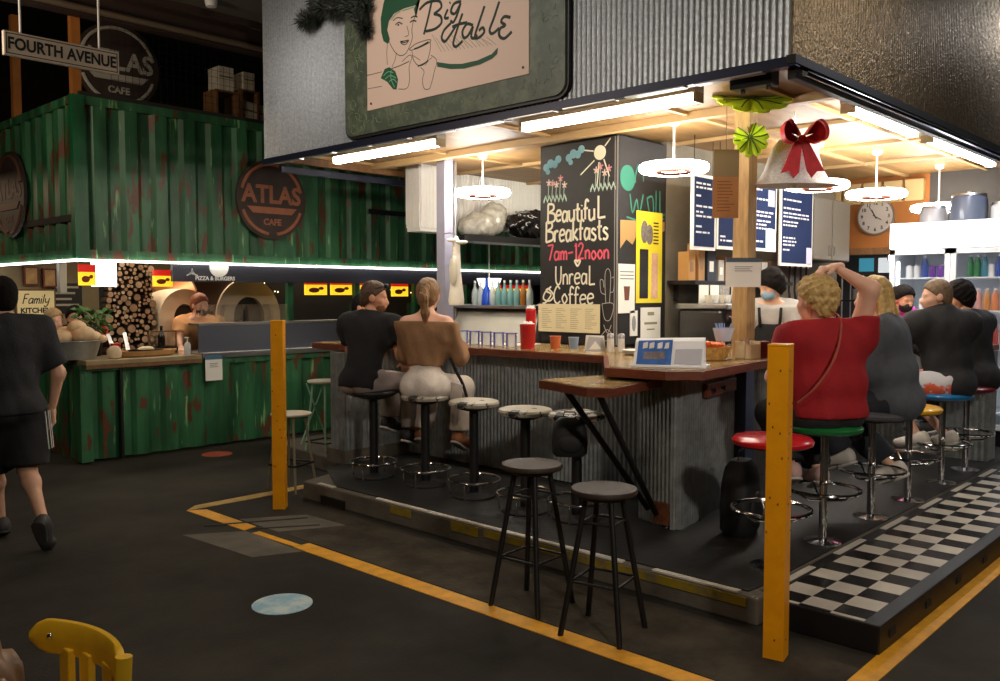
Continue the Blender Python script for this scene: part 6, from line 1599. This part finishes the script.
    if sh:
        S = Sdf(); torso(S); ln = sh.get('len', -.10)
        if sh['sl'] == 'short': arms(S, 1, True, .012, sh.get('frac', .6))
        elif sh['sl'] == 'long': arms(S, 2, True, .010)
        if sh.get('coll'): S.c(nk-sp*.01, nk+sp*.045, .068, .066, True)
        if not sh.get('coll'): S.cut(nk+sp*.045-yf*.03, sp+yf*.35)
        S.cut(pel+sp*ln, -sp)
        if sh.get('off'): S.cut(nk-sp*.03, sp)
        vs, fs = S.mesh(.0125, .028, off=sh.get('o', .012)-.008, noise=sh.get('n', (.0035, 26, .5))); t = MB(); t.add(vs, fs); t.build(sh.get('name', 'shirt'), sh['m'], o, angle=180)
    pt = look.get('pants')
    if pt:
        S = Sdf(); S.e(pel, (.165*b, .125*b, .12), RP); S.e(wa, (.138*w_, .105*w_, .15), RT)
        for s_ in (-1, 1): S.e(pel-hy*.045+hx*.07*s_-V(0, 0, .03), (.09*b, .095*b, .09), RP)
        legs(S, 1 if pt['t'] == 'short' else 2, True, pt.get('g', .012)); S.cut(pel+sp*pt.get('top', .11), sp)
        vs, fs = S.mesh(.0125, .014, off=.006, noise=(.003, 24, .6)); t = MB(); t.add(vs, fs); t.build(pt.get('name', 'trousers'), pt['m'], o, angle=180)
    so = look.get('shoes')
    if so:
        for s_ in 'LR':
            n_, t_ = j['an'+s_], j['to'+s_]; f_ = (t_-n_)/np.linalg.norm(t_-n_); up = V(0, 0, 1); up = up-f_*(up@f_); up /= np.linalg.norm(up)
            hl = n_-f_*.035-up*.035; S = Sdf(); S.c(hl, t_, .043, .036); S.c(hl+up*.03, n_+f_*.02-up*.0, .04, .045); S.e(t_-f_*.02, (.045, .045, .03)); S.cut(hl-up*.036, -up*1.0+0*f_); S.cut(n_+up*.03, up)
            vs, fs = S.mesh(.008, .01); t = MB(); t.add(vs, fs); t.build('shoe', so, o, angle=60)
            t = MB(); S = Sdf(); S.c(hl-up*.034, t_-up*.028, .045, .039); S.cut(hl-up*.028, up); S.cut(hl-up*.046, -up)
            vs, fs = S.mesh(.008, .008); t.add(vs, fs); t.build('sole', look.get('sole', mat('sole_white', rgb(206,202,196), .6)), o, angle=60)
    return o, j, (sp, xr, yf, pel, wa, ch, nk, P)

def seated(zs=.70, lean=8, sw=.175, hw=.085, tw=0, kn=.42, spread=.07, foot=.30, tall=1.0):
    a = math.radians(lean); d = V(0, math.sin(a), math.cos(a)); pel = V(0, -.02, zs+.085); nk = pel+d*.50*tall
    sh = nk-d*.045; c, s_ = math.cos(math.radians(tw)), math.sin(math.radians(tw)); X = V(c, s_, 0)
    J = dict(pel=pel, neck=nk, head=nk+d*.10+V(0, .025, .075), shL=sh-X*sw, shR=sh+X*sw)
    for n_, k_ in (('L', -1), ('R', 1)):
        J['hip'+n_] = pel+V(k_*hw, .02, -.02); J['kn'+n_] = pel+V(k_*(hw+spread), kn, -.03); J['an'+n_] = V(k_*(hw+spread*.9), kn-.08, foot+.07); J['to'+n_] = V(k_*(hw+spread), kn+.07, foot+.02)
        J['el'+n_] = J['sh'+n_]+V(k_*.07, .12, -.24); J['wr'+n_] = J['el'+n_]+V(-k_*.08, .22, .02)
    return J
hair_brown = mat('hair_brown', rgb(78,54,36), .55, var=.3, scale=40)
hair_dark = mat('hair_dark', rgb(24,19,18), .85, var=.3, scale=40, spec=.2)
hair_lbrown = mat('hair_light_brown', rgb(134,98,62), .5, var=.3, scale=50)
hair_blond = mat('hair_blond', rgb(196,164,104), .55, var=.3, scale=40)
hair_grey = mat('hair_greybrown', rgb(122,100,78), .6, var=.3, scale=40)
hair_ginger = mat('hair_ginger', rgb(136,70,40), .6, var=.3, scale=40)
cl = lambda n, r, g, b, **k: mat('cloth_'+n, rgb(r, g, b), .85, var=.12, scale=9, bump=.25, bscale=60, **k)
sk_m = skin('fair', 228, 178, 148); sk_t = skin('tan', 208, 152, 120); sk_p = skin('pink', 234, 182, 156)
blk = cl('black', 26, 26, 29); blk2 = cl('jacket_black', 34, 34, 37)
M_bsh = mat('shoe_black', rgb(28,27,28), .6); M_wsh = mat('shoe_white', rgb(216,208,198), .6); M_gsh = mat('shoe_grey', rgb(64,62,64), .6)

# man walking away at the left: right foot trailing with the heel up, left foot ahead
J = dict(pel=(.0, .03, .90), neck=(.0, .08, 1.43), head=(.0, .115, 1.60), shL=(-.20, .07, 1.38), shR=(.20, .07, 1.38), elL=(-.29, .06, 1.09), elR=(.30, .02, 1.09), wrL=(-.27, .2, .86), wrR=(.28, .08, .84),
         hipL=(-.09, .04, .88), hipR=(.09, .03, .88), knL=(-.04, .22, .50), knR=(.07, -.02, .50), anL=(.03, .31, .09), anR=(.055, -.29, .175), toL=(.045, .45, .035), toR=(.095, -.25, .035), hdR=(0, .05, -1), hdL=(0, .15, -1), pnR=(-1, 0, 0), pnL=(1, 0, 0))
p, j, fr = person('man in black t-shirt and black shorts walking away at the left', (1.87, 6.05, 0), 4, J,
    dict(skin=sk_m, bulk=1.12, waist=1.12, hair='short', hairm=hair_dark, shirt=dict(m=cl('tee_charcoal', 36, 37, 42), sl='short', len=-.06, frac=.78, o=.018), pants=dict(t='short', m=blk, g=.022), shoes=M_gsh, sole=mat('sole_dark', rgb(60,58,58), .7), curlR=30, curlL=30))
t = MB()
for k in range(3):
    t.tube([(.09+.10*(.88-z)*.03+.142*math.cos(math.radians(-34-13*k)), .03-.18*(.88-z)+.142*math.sin(math.radians(-34-13*k)), z) for z in (.86, .80, .74, .68, .62)], .0032, 6)
t.build('shorts_stripes', M_white, p)

# man in black t-shirt at the bar, body to the bar, face turned to his right
J = seated(.70, 13, .185, tw=20); J.update(knL=(-.06, .42, .74), knR=(.20, .34, .75), anL=(-.06, .38, .40), anR=(.24, .30, .33), toL=(-.06, .53, .34), toR=(.27, .44, .28),
    elL=(-.27, .14, 1.0), wrL=(-.20, .40, 1.07), elR=(.27, .14, .98), wrR=(.14, .34, .90))
p, j, fr = person('man in plain black t-shirt sitting at the bar beside the woman in tan', (LX[0][0]-.05, LX[0][1]+.06, .147), -80, J,
    dict(skin=sk_t, bulk=1.0, head=(-60, -8, 0), hair='short', hairm=hair_brown, shirt=dict(m=blk, sl='short', len=-.08, o=.014), pants=dict(t='long', m=cl('grey_chino', 150, 138, 132)), shoes=M_bsh, hw=1.0))
P = fr[7]; t = MB(); S = Sdf(); S.e(P(0, .052, -.075), (.056, .055, .045), np.array(rotm(-60, -8))); S.cut(P(0, .06, -.045), np.array(rotm(-60, -8) @ Vector((0, 0.1, 1)))); vs, fs = S.mesh(.007, noise=(.002, 150)); t.add(vs, fs); t.build('beard', mat('stubble', rgb(120,78,54), .8), p, angle=180)
t = MB(); R_ = rotm(-60, -8)
for s_ in (-1, 1): t.tube([P(s_*.08, -.01, .055), P(s_*.072, .05, .085), P(s_*.03, .082, .10)], .004, 6)
for s_ in (-1, 1): t.ell(P(s_*.035, .085, .10), .018, 10, 6)
t.build('sunglasses', M_black, p)

# woman in tan top
J = seated(.70, 6, .155, hw=.085, tw=8); J.update(knL=(-.14, .42, .72), knR=(.16, .38, .72), anL=(-.20, .36, .33), anR=(.16, .32, .33), toL=(-.23, .50, .25), toR=(.19, .46, .25), elL=(-.20, .10, .99), wrL=(-.10, .34, 1.06), elR=(.235, .12, .99), wrR=(.14, .38, 1.05))
p, j, fr = person('woman with ponytail in off-shoulder tan top and white trousers at the bar', (*LX[1], .147), -66, J,
    dict(skin=sk_p, bulk=.98, waist=.86, bust=True, head=(12, -6, 0), hair='pony', hairm=hair_lbrown, shirt=dict(m=cl('tan', 146, 108, 76), sl='long', len=.13, o=.018, off=True, name='top', n=(.006, 30, .4)), pants=dict(t='long', m=cl('white_linen', 214, 202, 192), top=.16, g=.02), shoes=mat('sandal_tan', rgb(150,96,60), .6)))
t = MB(); t.M = Matrix.Identity(4)
t.tube(catmull([(.20, .02, .98), (.23, .06, .88), (.27, .10, .78), (.30, .12, .66)], 5), .012, 6); t.build('black_belt_tie', blk, p)
t = MB(); 
t.add([(.16, .06, .80), (.30, .02, .78), (.30, -.02, .52), (.25, .04, .46), (.17, .10, .70), (.16, .04, .80), (.31, .0, .78), (.31, -.04, .52), (.25, .02, .46), (.17, .08, .70)], [(0, 1, 2, 3, 4), (9, 8, 7, 6, 5), (0, 5, 6, 1), (1, 6, 7, 2), (2, 7, 8, 3), (3, 8, 9, 4), (4, 9, 5, 0)])
t.build('trouser_panel', cl('white_linen', 214, 202, 192), p, smooth=False)

# man across the bar end, mostly hidden
J = seated(.74, 14, .18); J.update(elR=(.26, .22, 1.0), wrR=(.24, .50, 1.03), elL=(-.24, .22, 1.02), wrL=(-.15, .45, 1.06))
person('person in navy top and maroon trousers at the bar end, behind the man in black', (5.33, 7.08, 0), 188, J,
    dict(skin=sk_t, bulk=1.0, head=(20, -4, 0), hair='short', hairm=hair_dark, shirt=dict(m=cl('navy', 28, 32, 48), sl='long', len=-.05), pants=dict(t='long', m=cl('maroon', 84, 38, 38)), shoes=M_bsh))

# woman in the red t-shirt, right arm up over her head
J = seated(.70, 3, .20, hw=.10, tw=-8, tall=.96); J.update(elR=(.204, -.118, 1.50), wrR=(.045, -.01, 1.625), hdR=(-.94, .18, -.1), pnR=(.0, .1, -1), elL=(-.27, .12, .98), wrL=(-.10, .30, .90), knL=(-.08, .40, .72), knR=(.17, .40, .72), anL=(-.06, .22, .40), anR=(.12, .20, .37), toL=(-.02, .36, .34), toR=(.14, .34, .31))
J['head'] = V(-.061, .03, 1.435)
p, j, fr = person('woman with short curly blond hair in red t-shirt, right hand resting on her head', (5.02, 2.11, .147), -28, J,
    dict(skin=sk_p, bulk=1.24, waist=1.32, bust=True, belly=True, head=(18, -2, 0), hair='curly', hairm=hair_blond, shirt=dict(m=cl('red', 156, 20, 30), sl='short', len=-.035, o=.022, frac=.42, n=(.004, 22, .4)), pants=dict(t='long', m=blk2, cuff=.9), shoes=mat('shoe_pink', rgb(206,170,166), .6), curlR=38))
sp, xr, yf, pel, wa, ch, nk, P = fr
q = lambda x, y, z: tuple(nk+xr*x+yf*y+V(0, 0, 1)*z)
MB().tube(catmull([q(.05, .08, .05), q(.04, -.03, .085), q(.02, -.12, .03), q(-.04, -.195, -.10), q(-.11, -.225, -.22), q(-.19, -.20, -.34), q(-.24, -.12, -.42)], 6), .008, 6).build('bag_strap', cl('red_strap', 170, 80, 66), p)

# woman in grey cardigan
J = seated(.70, 10, .18, hw=.10); J.update(knL=(-.16, .42, .72), knR=(.17, .42, .72), anL=(-.10, .26, .40), anR=(.14, -.02, .30), toL=(-.08, .40, .34), toR=(.10, .10, .24), elR=(.27, .14, 1.0), wrR=(.2, .36, 1.06))
p, j, fr = person('woman with long blond hair in grey cardigan, beside the woman in red', (5.90, 2.06, .147), 10, J,
    dict(skin=sk_m, bulk=1.30, waist=1.25, bust=True, head=(30, -4, 0), hair='long', hairm=hair_blond, shirt=dict(m=cl('grey_cardigan', 84, 88, 96), sl='long', len=-.30, o=.024, name='cardigan'), pants=dict(t='long', m=cl('dark_trousers', 40, 42, 50)), shoes=M_wsh))
S = Sdf(); sp, xr, yf, pel, wa, ch, nk, P = fr
S.e(ch+yf*.045, (.10, .10, .18), np.stack([xr, yf, sp], 1)); vs, fs = S.mesh(.012, off=.008); t = MB(); t.add(vs, fs); t.build('white_blouse', cl('white_blouse', 222, 214, 208), p, angle=180)

# man in black jacket
J = seated(.70, 9, .205, hw=.10, tw=-50); J.update(elL=(-.16, .40, 1.04), wrL=(-.04, .60, 1.06), elR=(.26, .02, 1.0), wrR=(.22, .30, 1.04), anL=(-.14, .18, .36), toL=(-.12, .32, .30), anR=(.16, .02, .34), toR=(.15, .16, .28))
p, j, fr = person('man in black jacket with brown hair on the blue stool', (7.29, 2.10, .147), 8, J,
    dict(skin=sk_p, bulk=1.16, waist=1.14, head=(24, -6, 0), hair='short', hairm=hair_grey, shirt=dict(m=blk2, sl='long', len=-.14, o=.020, coll=True, name='jacket'), pants=dict(t='short', m=mat('patterned_shorts', rgb(196,196,204), .8, col2=rgb(226,96,60), scale=9, thr=(.5, .54))), shoes=M_wsh))
# far person in black
J = seated(.70, 14, .18, tw=-40); J.update(elL=(-.16, .36, 1.0), wrL=(-.06, .56, 1.06))
person('person in black with dark hair, farthest along the bar side', (8.02, 2.09, .147), 10, J,
    dict(skin=sk_t, bulk=1.1, head=(30, -10, 0), hair='thick', hairm=hair_dark, shirt=dict(m=blk, sl='long', len=-.18, o=.016, name='top'), pants=dict(t='long', m=blk), shoes=M_gsh))

def standing(h=1.0, lean=4, sw=.18):
    a = math.radians(lean); d = V(0, math.sin(a), math.cos(a)); pel = V(0, 0, .92*h); nk = pel+d*.51*h; sh = nk-d*.045
    J = dict(pel=pel, neck=nk, head=nk+d*.10+V(0, .025, .075), shL=sh-V(sw, 0, 0), shR=sh+V(sw, 0, 0))
    for n_, k_ in (('L', -1), ('R', 1)):
        J['hip'+n_] = pel+V(k_*.085, 0, -.03); J['kn'+n_] = V(k_*.1, .02, .49*h); J['an'+n_] = V(k_*.11, -.01, .085); J['to'+n_] = V(k_*.13, .14, .035)
        J['el'+n_] = J['sh'+n_]+V(k_*.07, .1, -.26); J['wr'+n_] = J['el'+n_]+V(-k_*.05, .24, .03)
    return J
# barista
p, j, fr = person('barista with dark hair, blue face mask and black apron behind the bar', (7.20, 3.52, .147), 112, standing(.97, 14),
    dict(skin=sk_m, bulk=1.0, head=(-50, -24, 0), hair='thick', hairm=hair_dark, mask=mat('mask_blue', rgb(150,190,222), .7), shirt=dict(m=cl('light_grey', 176, 172, 168), sl='short', len=-.10), pants=dict(t='long', m=blk), shoes=M_bsh))
sp, xr, yf, pel, wa, ch, nk, P = fr
S = Sdf(); S.e(wa+yf*.03, (.15, .10, .30), np.stack([xr, yf, sp], 1)); S.e(pel+yf*.02, (.18, .125, .2)); S.cut(wa+yf*.045, -yf); S.cut(ch+sp*.02, sp); vs, fs = S.mesh(.013, off=.022); t = MB(); t.add(vs, fs)
for s_ in (-1, 1): t.tube([ch+xr*.08*s_+yf*.13, ch+sp*.15+xr*.09*s_+yf*.09, nk+xr*.085*s_+sp*.0+yf*.02, nk-yf*.06+xr*.04*s_+sp*.02], .014, 6)
t.build('apron', blk, p, angle=180)
# staff woman in magenta
J = standing(.93, 14); J['head'] = J['head']+V(-.06, .03, -.07)
person('staff woman with dark hair, black mask and magenta top by the drinks fridge', (8.77, 3.12, .147), 148, J,
    dict(skin=sk_t, bulk=.96, bust=True, head=(0, -16, 0), hair='bun', hairm=hair_dark, mask=mat('mask_black', rgb(24,24,26), .7), shirt=dict(m=cl('magenta', 206, 60, 166), sl='short', len=-.10), pants=dict(t='long', m=blk), shoes=M_bsh))
# pizza chef
J = standing(.95, 22); J.update(elR=(.32, .30, 1.10), wrR=(.40, .44, 1.04), elL=(-.30, .30, 1.08), wrL=(-.26, .46, 1.02))
person('pizza chef with ginger hair, dark mask and peach top in front of the oven', (4.70, 9.32, 0), 190, J,
    dict(skin=sk_p, bulk=1.06, head=(0, -14, 0), hair='short', hairm=hair_ginger, mask=mat('mask_dark', rgb(40,44,60), .7), shirt=dict(m=cl('peach', 216, 160, 110), sl='short', len=-.10), pants=dict(t='long', m=blk), shoes=M_bsh))
J = standing(.9, 40)
person('stall worker with fair thinning hair in white shirt below the kitchen sign', (3.36, 10.25, 0), 200, J, dict(skin=sk_p, head=(0, -10, 0), hair='short', hairm=mat('hair_sandy', rgb(170,140,100), .6), shirt=dict(m=cl('white_shirt', 206, 198, 190), sl='short', len=-.10), pants=dict(t='long', m=blk), shoes=M_bsh))
person('dark-haired woman in dark top beside the leafy plant in the green stall', (3.72, 10.1, 0), 170, standing(.9, 36), dict(skin=sk_t, head=(-10, -6, 0), hair='bun', hairm=hair_dark, shirt=dict(m=cl('dark_mauve', 70, 50, 56), sl='short', len=-.10), pants=dict(t='long', m=blk), shoes=M_bsh))
# diner whose hair shows at the lower left corner
J = seated(.41, 8, .17, foot=.02); J.update(anL=(-.12, .4, .08), anR=(.12, .4, .08), toL=(-.13, .55, .035), toR=(.13, .55, .035))
person('seated person with brown hair cut by the lower left corner of the photo', (.216, .985, 0), 0, J, dict(skin=sk_m, head=(0, 0, 0), hair='long', hairm=hair_lbrown, shirt=dict(m=cl('brown_top', 90, 66, 50), sl='short', len=-.10), pants=dict(t='long', m=blk), shoes=M_bsh))
